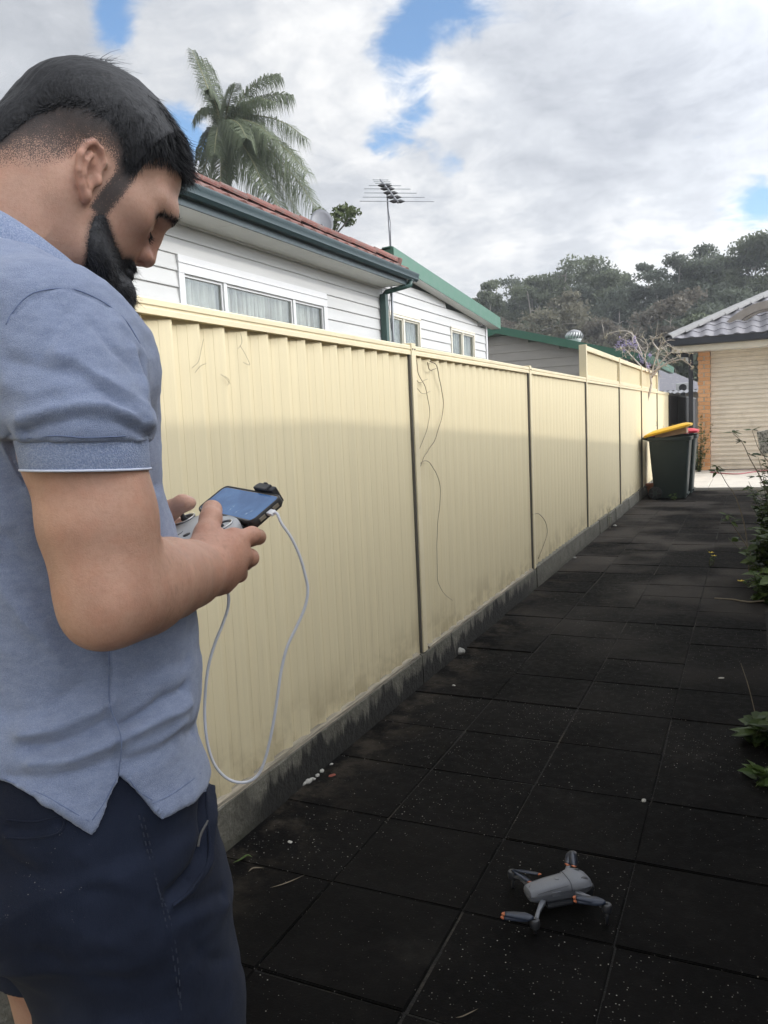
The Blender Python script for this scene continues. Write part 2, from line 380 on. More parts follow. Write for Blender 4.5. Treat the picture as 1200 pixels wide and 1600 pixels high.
# ---- concrete plinth under the fence
t = NT('plinth_concrete'); xyz = t.xyz(); n = t.noise(5, 7, .65); n2 = t.noise(40, 5, .6)
c = t.mix(t.ramp(n, .3, .7), (.085, .080, .062), (.15, .142, .115)); c = t.mix(t.ramp(n2, .5, .8), c, (.19, .18, .15))
stv = t.scale(t.pos, (1, 6, .55)); stn = t.noise(2.2, 6, .7, stv)
band = t.math('MULTIPLY', t.ramp(xyz[1], 1.95, 2.25), t.ramp(xyz[1], 5.6, 6.4, 1, .12))
thr = t.math('ADD', stn, t.ramp(xyz[2], 0, .16, .22, -.10)); thr = t.math('ADD', thr, t.math('MULTIPLY', t.math('SUBTRACT', t.noise(1.3, 4, .6), .5), .5)); stain = t.math('MULTIPLY', t.ramp(thr, .42, .56), band)
mossl = t.math('MULTIPLY', t.ramp(xyz[2], .0, .05, 1, 0), t.ramp(n, .4, .6)); c = t.mix(t.math('MULTIPLY', mossl, .7), c, (.03, .032, .014))
c = t.mix(t.math('MULTIPLY', stain, .95), c, (.010, .0095, .008)); t.set(Base_Color=c, Roughness=.9); t.bump(t.math('ADD', n2, n), .6, .012); MPL = t.m
pl = empty('concrete_plinth'); tag(pl, 'low mould streaked concrete plinth under the cream fence', 'plinth')
segs = [(-3.4, 1.30), (1.306, 3.70), (3.706, 6.14), (6.15, 8.50)]+[(8.506+i*.6, 8.50+(i+1)*.6) for i in range(16)]
for q, (a, b) in enumerate(segs):
    h = .155 if q < 3 else (.172 if q == 3 else .150+.006*(q % 3)); px = X0 if q < 3 else X0+.006*(1 if q == 3 else q % 2)
    bm = bmesh.new(); n = max(2, int((b-a)/.06)); rows = 5
    mb = MB()
    rings = []
    for i in range(n+1):
        y = a+(b-a)*i/n; jt = lambda s: .0025*mnoise.noise(Vector((y*9, s*3.1, q)))
        rings.append([(FX-.07, y, -.06), (px+.002, y, -.06), (px+.001+jt(1), y, .03), (px+jt(2), y, h*.6), (px-.002+jt(3), y, h-.008), (px-.010+jt(4), y, h+jt(5)), (FX-.07, y, h+.004)])
    mb.loft(rings); mb.build('plinth_block', MPL, pl, smooth=35)
t = NT('weathered_ledge'); n = t.noise(4, 6, .7, t.scale(t.pos, (30, 1.2, 30)))
t.set(Base_Color=t.mix(t.ramp(n, .3, .7), (.14, .125, .095), (.40, .35, .27)), Roughness=.9); t.bump(n, .6, .01); MLED = t.m
for (a, b) in ((-3.4, 3.68), (3.82, 6.08)):
    mb = MB(); n = int((b-a)/.1); rings = []
    for i in range(n+1):
        y = a+(b-a)*i/n; e = .006*mnoise.noise(Vector((y*6, 3, 0)))+.003*mnoise.noise(Vector((y*25, 3, 0)))
        rings.append([(FX+.012, y, .152), (X0-.004+e, y, .152), (X0-.006+e, y, .163+e*.3), (FX+.012, y, .172)])
    mb.loft(rings); mb.build('ledge', MLED, pl)
# ---- dried vine on the fence
MTW = M('dry_twig', (.22, .17, .115), .8, .25, 30)
vine = empty('dry_vine', (FX+.03, 3.9, .2)); tag(vine, 'thin dry vine stems hanging down the fence past the first post', 'vine')
def fence_curve(px, off=.034): return [onx(u, v, FX+off) for (u, v) in px]
bpy.context.view_layer.update()
def wmat(o): return (wmat(o.parent) @ o.matrix_parent_inverse @ o.matrix_basis) if o.parent else o.matrix_basis
def world_child(o, par): o.parent = par; o.matrix_parent_inverse = wmat(par).inverted(); return o
for px, r0 in (([(650, 562), (654, 585), (665, 605), (671, 640), (668, 665), (660, 690), (652, 711)], .0024), ([(672, 565), (682, 570), (686, 590), (693, 625), (690, 655), (678, 690), (662, 715), (655, 733)], .0028),
               ([(653, 726), (664, 720), (673, 726), (684, 745), (688, 770), (686, 800), (683, 830), (683, 870), (684, 905), (692, 925), (707, 938)], .0020), ([(668, 566), (672, 578), (684, 574)], .003), ([(648, 590), (656, 598), (668, 592)], .0018), ([(650, 605), (660, 615), (672, 612)], .0016)):
    ps = spline(fence_curve(px), 5); world_child(MB().tube([p+Vector((.004*mnoise.noise(p*9), .010*mnoise.noise(p*14), .004*mnoise.noise(p*31))) for p in ps], [r0*(1-.5*i/len(ps)) for i in range(len(ps))], 5).build('stem', MTW, None, True), vine)
vine2 = empty('dry_vine', (FX+.03, 6.4, .2)); tag(vine2, 'single curled dry tendril low on the fence past the second post', 'vine')
world_child(MB().tube(spline(fence_curve([(832, 804), (842, 803), (852, 815), (855, 832), (850, 850), (841, 873)]), 5), .0025, 5).build('stem', MTW, None, True), vine2)
cob = empty('cobweb_debris', (FX+.03, 2.4, 1.4)); tag(cob, 'wispy dry tendrils and cobweb specks near the fence top by the man', 'tendril')
for px in ([(300, 575), (310, 565), (314, 548), (318, 530)], [(305, 582), (313, 572), (322, 568)], [(375, 540), (384, 555), (390, 570), (380, 566)], [(352, 588), (358, 594), (356, 602)], [(376, 520), (378, 535), (372, 545)], [(345, 585), (352, 590), (360, 600)]):
    world_child(MB().tube(spline(fence_curve(px, .03), 4), .0007, 4).build('tendril', MTW, None), cob)
# ================================================================== HOUSE ON THE RIGHT (out of the picture, casts the shade)
MRB = M('house_brick', (.34, .32, .29), .85, .2, 9, .4, 50); MRR = M('house_roof', (.09, .085, .09), .7, .15, 5); MRF = M('house_fascia', (.30, .28, .25), .6)
rh = empty('painted_house', (1.3, 5, 0)); tag(rh, 'pale painted house along the right side of the path shading it', 'house')
EAVE = [(.62, .10, 2.50), (.62, 3.4, 2.50), (1.45, 13.75, 2.42)]
wall = [(x+.45, y if i < 2 else y-.3) for i, (x, y, z) in enumerate(EAVE)]
mb = MB()
for (a, b) in zip(wall, wall[1:]): mb.box((0, 0, 0), (1, 1, 1), Matrix(((.25, b[0]-a[0], 0, a[0]), (0, b[1]-a[1], 0, a[1]), (0, 0, 2.45, -.07), (0, 0, 0, 1))))
mb.box((wall[2][0]+.26, wall[2][1]-.25, -.07), (8.5, wall[2][1], 2.38)); world_child(mb.build('wall', MRB), rh)
mb = MB()
top = [(x+4.2, y, z+1.6) for (x, y, z) in EAVE]; far = [(x+8.4, y, z) for (x, y, z) in EAVE]
mb.add(EAVE+top+far+[(x, y, z-.07) for (x, y, z) in EAVE]+[(x, y, z-.07) for (x, y, z) in far],
       [(0, 1, 4, 3), (1, 2, 5, 4), (3, 4, 7, 6), (4, 5, 8, 7), (9, 10, 13, 12), (10, 11, 14, 13), (0, 1, 10, 9), (1, 2, 11, 10), (2, 5, 8, 14, 11), (0, 9, 12, 6, 3), (6, 7, 13, 12), (7, 8, 14, 13)])
world_child(mb.build('roof', MRR), rh)
mb = MB()
for (a, b) in zip(EAVE, EAVE[1:]): mb.tube([Vector(a)+Vector((-.05, 0, -.06)), Vector(b)+Vector((-.05, 0, -.06))], .055, 6)
world_child(mb.build('gutter', MRF), rh)
# ================================================================== WHITE WEATHERBOARD HOUSE
def board_mat(name, c):
    t = NT(name); n = t.noise(3, 5, .6, t.scale(t.pos, (1, .4, 3))); cc = t.mix(t.ramp(n, .3, .7), mul(c, .94), mul(c, 1.03)); cc = t.mix(t.ramp(t.rand(), 0, 1, 0, .05), cc, (.55, .52, .46))
    t.set(Base_Color=cc, Roughness=.5); t.bump(t.noise(7, 4, .6, t.scale(t.pos, (1, .3, 1))), .15, .01); return t.m
MWB = board_mat('white_board', (.50, .50, .49)); MWH = M('white_paint', (.60, .60, .60), .45, .03); MCRM = M('cream_frame', (.66, .62, .52), .5, .04)
MGUT = M('green_gutter', lin(44, 62, 66), .38, .08, 5, spec=.5); MGRN = M('green_trim', lin(58, 104, 84), .4, .06, 5); MDP = M('green_pipe', lin(48, 76, 70), .4, .08)
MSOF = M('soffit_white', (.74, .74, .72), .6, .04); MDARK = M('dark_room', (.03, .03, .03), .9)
def glass_mat(name, tint=(1, 1, 1), rough=.02):
    t = NT(name); t.N.remove(t.b); gl = t.n('ShaderNodeBsdfGlossy'); gl.inputs['Roughness'].default_value = rough; tr = t.n('ShaderNodeBsdfTransparent'); tr.inputs[0].default_value = (*tint, 1)
    fr = t.n('ShaderNodeFresnel'); fr.inputs[0].default_value = 1.52; f = t.math('ADD', t.math('MULTIPLY', fr.outputs[0], .4), .005, True)
    mx = t.n('ShaderNodeMixShader'); t.L.new(f, mx.inputs[0]); t.L.new(tr.outputs[0], mx.inputs[1]); t.L.new(gl.outputs[0], mx.inputs[2]); t.L.new(mx.outputs[0], t.N['Material Output'].inputs[0]); return t.m
MGL = glass_mat('window_glass', (.82, .85, .84))

def pleat_stripes(name, a, b, c, sc):
    t = NT(name); yy = t.xyz()[1]; w = t.noise(sc, 3, .6, t.scale(t.pos, (0, 1, .03))); col = t.mix(t.ramp(w, .38, .5), a, b); col = t.mix(t.ramp(t.noise(sc*2.3, 2, .5, t.scale(t.pos, (0, 1, .02))), .52, .62), col, c); t.set(Base_Color=col, Roughness=.9); return t.m  # cloth stripes that put the pleats' light and dark into the colour
MCUR = pleat_stripes('curtain_cloth', (.50, .50, .49), (.72, .72, .70), (.40, .40, .40), 9); MCUR2 = pleat_stripes('pleat_striped_cloth', (.36, .30, .25), (.66, .61, .55), (.24, .18, .14), 11)
wh = empty('weatherboard_house', (-4.8, 8, 0)); tag(wh, 'white weatherboard house with red tiled hip roof behind the fence', 'house')
bpy.context.view_layer.update()
WX = -4.8; WZ = 3.29; BH = .15
def boards(parent, mat, y0, y1, z0, ztop, wins, x=WX, along='y', sgn=1, BH=BH):
    k = 0; z = ztop-BH
    while z > z0-BH:
        segs = [(y0, y1)]
        for (wa, wb, wz0, wz1) in wins:
            if z+BH*.6 > wz0 and z+BH*.4 < wz1:
                ns = []
                for (a, b) in segs:
                    if wb <= a or wa >= b: ns.append((a, b)); continue
                    if wa-a > .02: ns.append((a, wa))
                    if b-wb > .02: ns.append((wb, b))
                segs = ns
        for (a, b) in segs:
            jit = rnd.uniform(-.001, .001)
            sec = [(0, z+BH+.004), (-.02, z+BH+.004), (-.02, z+.002), (.013+jit, z+.002), (.016+jit, z+.006), (.016+jit, z+.014)]
            if along == 'y': rings = [[(x+sx, q, sz) for (sx, sz) in sec] for q in (a, b)]
            else: rings = [[(q, x-sx, sz) for (sx, sz) in sec] for q in (a, b)]
            world_child(MB().loft(rings).build('board', mat), parent)
        z -= BH; k += 1
def window(parent, y0, y1, z0, z1, muls, fm, curtain, x=WX, fw=.05, name='window', reveal=.03, head=.07):
    w = MB()
    w.bbox((x-.06, y0-fw, z1), (x+reveal, y1+fw, z1+head), .004).bbox((x-.06, y0-fw-.004, z1+head*.55), (x+reveal+.008, y1+fw+.004, z1+head*.55+.012), .003).bbox((x-.06, y0-fw, z0-fw), (x+reveal, y1+fw, z0), .004)
    w.bbox((x-.06, y0-fw, z0), (x+reveal-.002, y0, z1), .004).bbox((x-.06, y1, z0), (x+reveal-.002, y1+fw, z1), .004)
    o = world_child(w.build(name, fm), parent)
    edges = [y0]+list(muls)+[y1]
    for m_ in muls: world_child(MB().bbox((x-.05, m_-.028, z0+.001), (x+reveal-.008, m_+.028, z1-.001), .004).build('mullion', fm), o)
    fr = MB()
    for a, b in zip(edges, edges[1:]):
        a += .03 if a != y0 else 0; b -= .03 if b != y1 else 0
        for q in ((a, z0, a+.022, z1), (b-.022, z0, b, z1)): fr.box((x-.03, q[0], q[1]+.001), (x+.006, q[2], q[3]-.001))
        for q in ((a+.022, z0, b-.022, z0+.025), (a+.022, z1-.025, b-.022, z1)): fr.box((x-.03, q[0], q[1]), (x+.006, q[2], q[3]))
        world_child(MB().box((x-.014, a+.02, z0+.02), (x-.009, b-.02, z1-.02)).build('pane', MGL), o)
    world_child(fr.build('sash', fm), o)
    n = int((y1-y0)/.012); rings = []
    for i in range(n+1):
        y = y0+(y1-y0)*i/n; d = .034*math.sin(y*50+3*mnoise.noise(Vector((y*2, 0, 0))))+.012*math.sin(y*131)
        rings.append([(x-.085+d, y, z0-.03), (x-.085+d*.8, y, z1+.02)])
    mb = MB()
    for r_ in rings: mb.v += r_
    for i in range(n): mb.f.append((2*i, 2*i+2, 2*i+3, 2*i+1)); mb.mi.append(0)
    world_child(mb.build('curtain', curtain, None, True), o)
    return o
# window openings: (y0, y1, z0, z1)
w1 = (6.14, 8.82, 1.75, 2.83); w2 = (10.80, 11.98, 1.75, 2.93); w3 = (13.52, 14.76, 1.75, 2.95)
boards(wh, MWB, 4.75, 10.60, 1.2, WZ, [(w1[0]-.08, w1[1]+.08, w1[2], w1[3]+.085)])
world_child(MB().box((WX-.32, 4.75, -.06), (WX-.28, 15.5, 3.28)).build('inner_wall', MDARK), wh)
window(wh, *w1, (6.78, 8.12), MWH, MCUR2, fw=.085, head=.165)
# eave
EX = -4.43; 
world_child(MB().box((EX-.0, 4.4, 3.292), (EX+.022, 10.62, 3.47)).build('fascia', MGUT), wh)
sof = MB(); 
for (a, b) in ((4.4, 5.0), (5.006, 6.5), (6.506, 8.9), (8.906, 10.6)): world_child(MB().box((WX-.02, a, 3.292), (EX-.001, b, 3.30)).build('soffit_panel', MSOF), wh)
world_child(MB().box((WX+.0165, 4.75, 3.27), (WX+.03, 10.6, 3.291)).build('trim_strip', MWH), wh)
gp = [(.023, 3.36), (.085, 3.355), (.115, 3.385), (.118, 3.43), (.132, 3.455), (.130, 3.47), (.118, 3.468), (.105, 3.44), (.10, 3.40), (.075, 3.372), (.023, 3.375)]
rings = [[(EX+a, y, z) for (a, z) in gp] for y in (4.3, 10.86)]
world_child(MB().loft(rings).build('gutter', MGUT, None, 40), wh)
rings = [[(x, 10.64+a-.03, z) for (a, z) in gp] for x in (-12, EX+.1)]
world_child(MB().loft(rings).build('gutter', MGUT, None, 40), wh)
world_child(MB().box((-12, 10.62, 3.30), (EX+.021, 10.642, 3.468)).build('fascia', MGUT), wh)
mb = MB().bbox((WX+.02, 10.50, -.05), (WX+.11, 10.60, 3.19), .008); world_child(mb.build('downpipe', MDP), wh)
mb = MB().tube([(WX+.065, 10.55, 3.17), (WX+.10, 10.56, 3.22), (EX-.02, 10.60, 3.265), (EX+.06, 10.66, 3.29), (EX+.06, 10.68, 3.37)], .036, 8); world_child(mb.build('downpipe_elbow', MDP, None, True), wh)
# tiled hip roof
PT = math.tan(R(26.8)); CXR, CYR, CZR = EX+.10, 10.80, 3.46
MRT = NT('red_tile'); t = MRT; n = t.noise(9, 6, .65); c = t.mix(t.ramp(t.rand(), 0, 1), (.155, .060, .048), (.22, .090, .072)); c = t.mix(t.ramp(n, .45, .68), c, (.15, .115, .10)); c = t.mix(t.ramp(t.noise(40, 4), .6, .75), c, (.28, .22, .19))
t.set(Base_Color=c, Roughness=.8); t.bump(t.noise(60, 4), .4, .01); MRT = t.m
NY0 = 4.30; RUN = (CYR-NY0)/2
apx = (CXR-RUN, (CYR+NY0)/2, CZR+RUN*PT-.03)
mb = MB(); mb.add([(CXR-.04, NY0, CZR-.03), (CXR-.04, CYR-.04, CZR-.03), (CXR-2*RUN, CYR-.04, CZR-.03), (CXR-2*RUN, NY0, CZR-.03), apx], [(0, 1, 4), (1, 2, 4), (2, 3, 4), (3, 0, 4)]); world_child(mb.build('roof', MRT), wh)
world_child(MB().box((-10.6, 4.75, -.05), (WX-.02, 4.79, 3.3)).build('end_wall', MWB), wh)
def tile_mesh(name, w, l, th, wave, m, n=8):
    mb = MB(); rings = []
    for q, z in ((0, 0), (1, 0)):
        rr = [(wave*(math.cos(2*math.pi*(i/n)*1.0)*-.5+.5), i/n) for i in range(n+1)]
        rings.append([(q*l, (a-.5)*w, h) for (h, a) in rr]+[(q*l, (a-.5)*w, h-th) for (h, a) in reversed(rr)])
    mb.loft(rings); return mb.mesh(name, [m])
tm = tile_mesh('roof_tile', .272, .40, .022, .034, MRT)
a_ = math.atan(PT)
for row in range(9):                     # the rows next to the gutter; the slope above is seen edge-on
    s0 = -.02+row*.34
    for k in range(25):
        y = NY0+.1+k*.262
        if y+.12 > CYR-s0*math.cos(a_)-.05 or y-.12 < NY0+s0*math.cos(a_)+.05: continue
        o = link('roof_tile', tm, None); 
        o.matrix_world = Matrix.Translation((CXR-s0*math.cos(a_), y, CZR+s0*math.sin(a_)+.012)) @ Matrix.Rotation(math.pi, 4, 'Z') @ Matrix.Rotation(-a_+.035+rnd.gauss(0, .006), 4, 'Y');
        world_child(o, wh)
cap = MB(); 
rings = []
for q in (0, 1):
    rings.append([(q*.40, math.sin(a)*.105*(1-.12*q), math.cos(a)*.085*(1-.1*q)) for a in [R(x) for x in range(-95, 96, 19)]]+[(q*.40, math.sin(a)*.085*(1-.12*q), math.cos(a)*.062*(1-.1*q)) for a in [R(x) for x in range(95, -96, -19)]])
cap.loft(rings); capm = cap.mesh('hip_cap', [MRT])
hd = Vector((-1, -1, PT)).normalized(); hq = hd.to_track_quat('X', 'Z').to_matrix().to_4x4()
for i in range(11):
    p = Vector((CXR, CYR, CZR))+hd*(.30+i*.37)+Vector((0, 0, .035))
    o = link('hip_cap', capm, None); o.matrix_world = Matrix.Translation(p) @ hq @ Matrix.Rotation(-.05+rnd.gauss(0, .01), 4, 'Y'); world_child(o, wh)
e = MB().bbox((-.0, -.11, -.08), (.07, .11, .085), .03); o = e.build('hip_starter', MRT); o.matrix_world = Matrix.Translation(Vector((CXR, CYR, CZR))+hd*.27+Vector((0, 0, .02))) @ hq; world_child(o, wh)
# satellite dish edge
MDISH = M('dish_grey', (.17, .175, .19), .5)
p = Vector((CXR-.35, CYR, CZR))+hd*.95
dish = empty('satellite_dish', p); tag(dish, 'grey satellite dish leaning above the red roof hip', 'dish'); bpy.context.view_layer.update()
mb = MB(); mb.lathe([(.001, -.05), (.12, -.042), (.22, -.018), (.27, .004), (.272, .0), (.22, -.024), (.12, -.048), (.001, -.056)], (0, 0, 0), 'z', 24); o = mb.build('dish', MDISH, dish, True); o.location = (-.1, -.1, .40); o.rotation_euler = (R(64), R(10), R(38)); o.scale = (.6, .85, 1)
MB().tube([(0, 0, -.05), (-.02, -.05, .12), (-.1, -.1, .38)], .018, 8).build('arm', MDISH, dish, True)
# ---- rear extension
ext = empty('house_extension', (-4.8, 13, 0)); tag(ext, 'white weatherboard extension with sloping green barge board and cream windows', 'house'); bpy.context.view_layer.update()
YE = 15.55
def barge_z(y): return 3.62+(3.17-3.62)*(y-10.7)/(15.95-10.7)     # underside of barge, sloping down away from the house
# siding, cut under the barge
k = 0; z = 3.60
while z > 1.2:
    b_end = YE
    zt_ = z+BH
    if zt_ > barge_z(YE): b_end = min(YE, 10.7+(zt_-.05-3.62)/(3.17-3.62)*(15.95-10.7))
    if b_end > 10.75:
        segs = [(10.615, b_end)]
        for (wa, wb, a0, a1) in [(w2[0]-.05, w2[1]+.05, w2[2], w2[3]+.06), (w3[0]-.05, w3[1]+.05, w3[2], w3[3]+.06)]:
            if z+BH*.6 > a0 and z+BH*.4 < a1:
                ns = []
                for (a, b) in segs:
                    if wb <= a or wa >= b: ns.append((a, b)); continue
                    if wa-a > .02: ns.append((a, wa))
                    if b-wb > .02: ns.append((wb, b))
                segs = ns
        for (a, b) in segs:
            sec = [(0, zt_+.004), (-.02, zt_+.004), (-.02, z+.002), (.013, z+.002), (.016, z+.006), (.016, z+.014)]
            world_child(MB().loft([[(WX+sx, q, sz) for (sx, sz) in sec] for q in (a, b)]).build('board', MWB), ext)
    z -= BH
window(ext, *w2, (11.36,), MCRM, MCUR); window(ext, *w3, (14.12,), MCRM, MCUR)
world_child(MB().bbox((WX-.1, YE-.03, -.05), (WX+.035, YE+.05, 3.20), .006).build('corner_post', MWH), ext)
bz = [(10.66, barge_z(10.66)), (15.98, barge_z(15.98))]
rings = [[(WX+.02, y, z), (WX+.20, y, z), (WX+.20, y, z+.23), (WX+.16, y, z+.245), (WX+.02, y, z+.24)] for (y, z) in bz]
world_child(MB().loft(rings).build('barge_board', MGRN), ext)
rings = [[(WX-4, y, z+.2), (WX+.15, y, z+.2), (WX+.15, y, z+.225), (WX-4, y, z+.225)] for (y, z) in [(10.66, barge_z(10.66)), (15.95, barge_z(15.95))]]
world_child(MB().loft(rings).build('roof', MGRN), ext)
rings = [[(WX+.018, y, z+.03), (WX+.19, y, z+.03), (WX+.19, y, z+.04), (WX+.018, y, z+.04)] for (y, z) in [(10.67, barge_z(10.67)-.035), (15.9, barge_z(15.9)-.035)]]
world_child(MB().loft(rings).build('soffit', MSOF), ext)
world_child(MB().box((WX-4, YE+.0, -.05), (WX-.1, YE+.04, 3.2)).build('end_wall', MWB), ext)
# ---- television antenna on its mast
MAL = M('aluminium', (.30, .31, .33), .4, .1, 10, metal=.7); MBK = M('black_plastic', (.02, .02, .022), .5)
an = empty('tv_antenna', (-4.62, 10.75, 0)); tag(an, 'roof antenna on a tall thin mast beside the white house', 'antenna'); bpy.context.view_layer.update()
yA = 10.75
mpts = [ony(u, v, yA) for (u, v) in ((614, 560), (612, 480), (610, 380), (607, 330), (605, 298))]; mpts = [Vector((-4.62+(.02*i/4), yA, p.z)) for i, p in enumerate(mpts)]
mpts[0].z = .0
def fitx(u, v): return ony(u, v, yA)
mpts = [Vector((fitx(613.5, 510).x, yA, 0)), fitx(613.5, 510), fitx(610, 380), fitx(605, 300)]
world_child(MB().tube(mpts, [.02, .02, .017, .016], 8).build('mast', MAL, None, True), an)
b0, b1 = fitx(594.5, 281), fitx(622, 316.5); b0.y = yA+.62; b1.y = yA-.42
b0 = CAMP+(b0-CAMP); b0 = CAMP+ray(594.5, 281)*((yA+.55)/ray(594.5, 281).y); b1 = CAMP+ray(622, 316.5)*((yA-.40)/ray(622, 316.5).y)
world_child(MB().tube([b0, b1], .016, 6).build('boom', MAL), an)
cross = (b1-b0).cross(Vector((0, 0, 1))).normalized()
els = [(.0, 608, 582, .0), (.10, 0, 0, 0)]
# each rod runs across the boom; lengths grow towards the rear
for f_, half, ins in ((.0, .12, 0), (.09, .125, 0), (.17, .12, 0), (.27, .24, 1), (.42, .34, 1), (.60, .38, 1), (.78, .44, 1), (.95, .52, 1)):
    c0 = b0.lerp(b1, f_); world_child(MB().tube([c0-cross*half, c0+cross*half], .006, 5).build('rod', MAL), an)
    if ins: world_child(MB().tube([c0-cross*.11, c0-cross*.05+Vector((0, 0, .0)), c0, c0+cross*.05, c0+cross*.11], [.005, .028, .02, .028, .005], 6).build('insulator', MBK, None, True), an)
world_child(MB().tube([mpts[3], mpts[3]+Vector((.01, -.03, -.2)), fitx(609.5, 350)+Vector((.02, -.03, 0)), fitx(611, 395)+Vector((.012, -.03, 0)), fitx(611, 440)+Vector((.025, -.03, 0)), fitx(612, 480)+Vector((-.03, -.03, 0)), fitx(613, 515)+Vector((0, -.03, 0))], .005, 5).build('cable', MBK, None), an)
# ================================================================== GREY SHED
MGB = board_mat('grey_board', (.40, .375, .34)); ys = 20.0
sh = empty('shed', (-5.8, ys, 0)); tag(sh, 'grey weatherboard shed gable with green roof edge beyond the white house', 'shed'); bpy.context.view_layer.update()
AX, AZ, RX, RZ = -5.80, 3.66, -2.30, 2.69
sl_ = (AZ-RZ)/(RX-AX); LXs = 2*AX-RX
z = 0.0; hb = .215
while z < AZ-.12:
    half = min(3.2, (AZ-.10-(z+hb*.6))/sl_)
    if half > .1:
        sec = [(0, z+hb+.004), (-.02, z+hb+.004), (-.02, z+.002), (.012, z+.002), (.015, z+.012)]
        world_child(MB().loft([[(q, ys-sx, sz) for (sx, sz) in sec] for q in (AX-half, min(AX+half, RX-.3))]).build('board', MGB), sh)
    z += hb
for sg in (1, -1):
    rings = [[(AX+sg*d, ys-.26, AZ-sl_*d-.16), (AX+sg*d, ys-.22, AZ-sl_*d-.16), (AX+sg*d, ys-.22, AZ-sl_*d+.03), (AX+sg*d, ys-.26, AZ-sl_*d+.03)] for d in (0.0, RX-AX+.0)]
    world_child(MB().loft(rings).build('barge_board', MGRN), sh)
    rings = [[(AX+sg*d, ys-.25, AZ-sl_*d-.005), (AX+sg*d, ys+7, AZ-sl_*d-.005), (AX+sg*d, ys+7, AZ-sl_*d+.022), (AX+sg*d, ys-.25, AZ-sl_*d+.022)] for d in (0.001, RX-AX-.01)]
    world_child(MB().loft(rings).build('roof', MGRN), sh)
world_child(MB().loft([[(RX+a, y, RZ+b) for (a, b) in ((-.01, -.16), (.12, -.16), (.14, .03), (-.01, .03))] for y in (ys-.30, ys+7)]).build('gutter', MGRN), sh)
world_child(MB().box((RX-.34, ys, -.05), (RX-.30, ys+6.9, RZ)).build('side_wall', MGB), sh)
# spinning roof vent
MZ = M('zinc', (.62, .62, .62), .35, .08, 8, metal=.4)
vx, vy = -4.30, 22.0; vz = AZ-sl_*(vx-AX)
ve = empty('roof_vent', (vx, vy, vz)); tag(ve, 'silver whirlybird roof vent on the shed roof', 'vent')
MB().lathe([(.17, -.1), (.17, .10), (.19, .12), (.20, .15)], (0, 0, 0), 'z', 20).build('collar', MZ, ve, True)
MB().lathe([(.10, .14), (.185, .17), (.215, .26), (.17, .36), (.05, .405), (.002, .41)], (0, 0, 0), 'z', 20).build('drum', M('vent_inside', (.25, .25, .26), .5), ve, True)
for i in range(18):
    a0 = 2*math.pi*i/18; mb = MB(); rings = []
    for q in range(7):
        h = .145+.255*q/6; r_ = .245*math.sin(math.pi*(.28+.66*q/6))**.7; a = a0+.45*q/6
        rings.append([(r_*math.cos(a), r_*math.sin(a), h), ((r_-.012)*math.cos(a+.05), (r_-.012)*math.sin(a+.05), h), ((r_-.02)*math.cos(a+.26), (r_-.02)*math.sin(a+.26), h), ((r_-.012)*math.cos(a+.13), (r_-.012)*math.sin(a+.13), h+.003)])
    mb.loft(rings).build('fin', MZ, ve, True)
# ================================================================== GARAGE
ga = empty('garage', (-.9, 18.3, 0)); tag(ga, 'orange brick garage with beige roller door and grey tiled hip roof', 'garage')
GY = 18.32
MBK1 = NT('orange_brick'); t = MBK1; n = t.noise(30, 5, .6); c = t.mix(t.rand(), (.66, .34, .16), (.78, .45, .24)); c = t.mix(t.ramp(n, .5, .75), c, (.55, .26, .12)); t.set(Base_Color=c, Roughness=.85); t.bump(n, .4, .005); MBK1 = t.m
MMO = M('mortar', (.52, .46, .38), .9, .1, 20); MDOOR = M('roller_slat', (.74, .66, .55), .5, .06, 2, dirt=((.42, .36, .27), 3, .5, .3)); MTILE = NT('grey_tile')
t = MTILE; n = t.noise(8, 5, .6); c = t.mix(t.ramp(t.rand(), 0, 1), (.20, .195, .215), (.27, .26, .275)); c = t.mix(t.ramp(n, .55, .75), c, (.34, .33, .33)); t.set(Base_Color=c, Roughness=.6, Specular_IOR_Level=.35); t.bump(t.noise(50, 4), .2, .006); MTILE = t.m
MGG = M('charcoal_gutter', (.028, .032, .042), .4); MFC = M('cream_fascia', (.66, .61, .50), .5, .05)
brm = MB().bbox((-.115, -.05, 0), (.115, .05, .076), .004).mesh('brick', [MBK1]); brh = MB().bbox((-.055, -.05, 0), (.055, .05, .076), .004).mesh('brick', [MBK1])
world_child(MB().box((-.985, GY+.012, -.06), (-.76, 24.0, 2.62)).build('mortar', MMO), ga)
for k in range(30):
    z = .06+k*.0862
    for (x, me) in (((-.998+.115, brm),) if k % 2 == 0 else ((-.998+.055, brh), (-.748-.055, brh))):
        o = link('brick', me); o.location = (x+rnd.uniform(-.001, .001)+(.012 if k % 2 == 0 else 0), GY+.05+rnd.uniform(-.002, .002), z); world_child(o, ga)
# roller door slats
dz = .098; sec = [(0, 0), (-.010, .004), (-.013, .018), (-.008, .045), (-.004, .060), (-.011, .080), (-.013, .092), (-.004, .0955), (.006, .0955), (.006, 0)]
for k in range(26):
    z = .062+k*dz; world_child(MB().loft([[(x, GY+.10+a, z+b) for (a, b) in sec] for x in (-.746, 2.05)]).build('slat', MDOOR, None), ga)
world_child(MB().box((2.06, GY, -.06), (2.35, 24, 2.62)).build('side_pier', MBK1), ga)
world_child(MB().box((-.74, GY+.14, .0), (2.05, GY+.16, 2.7)).build('door_backing', MDARK), ga)
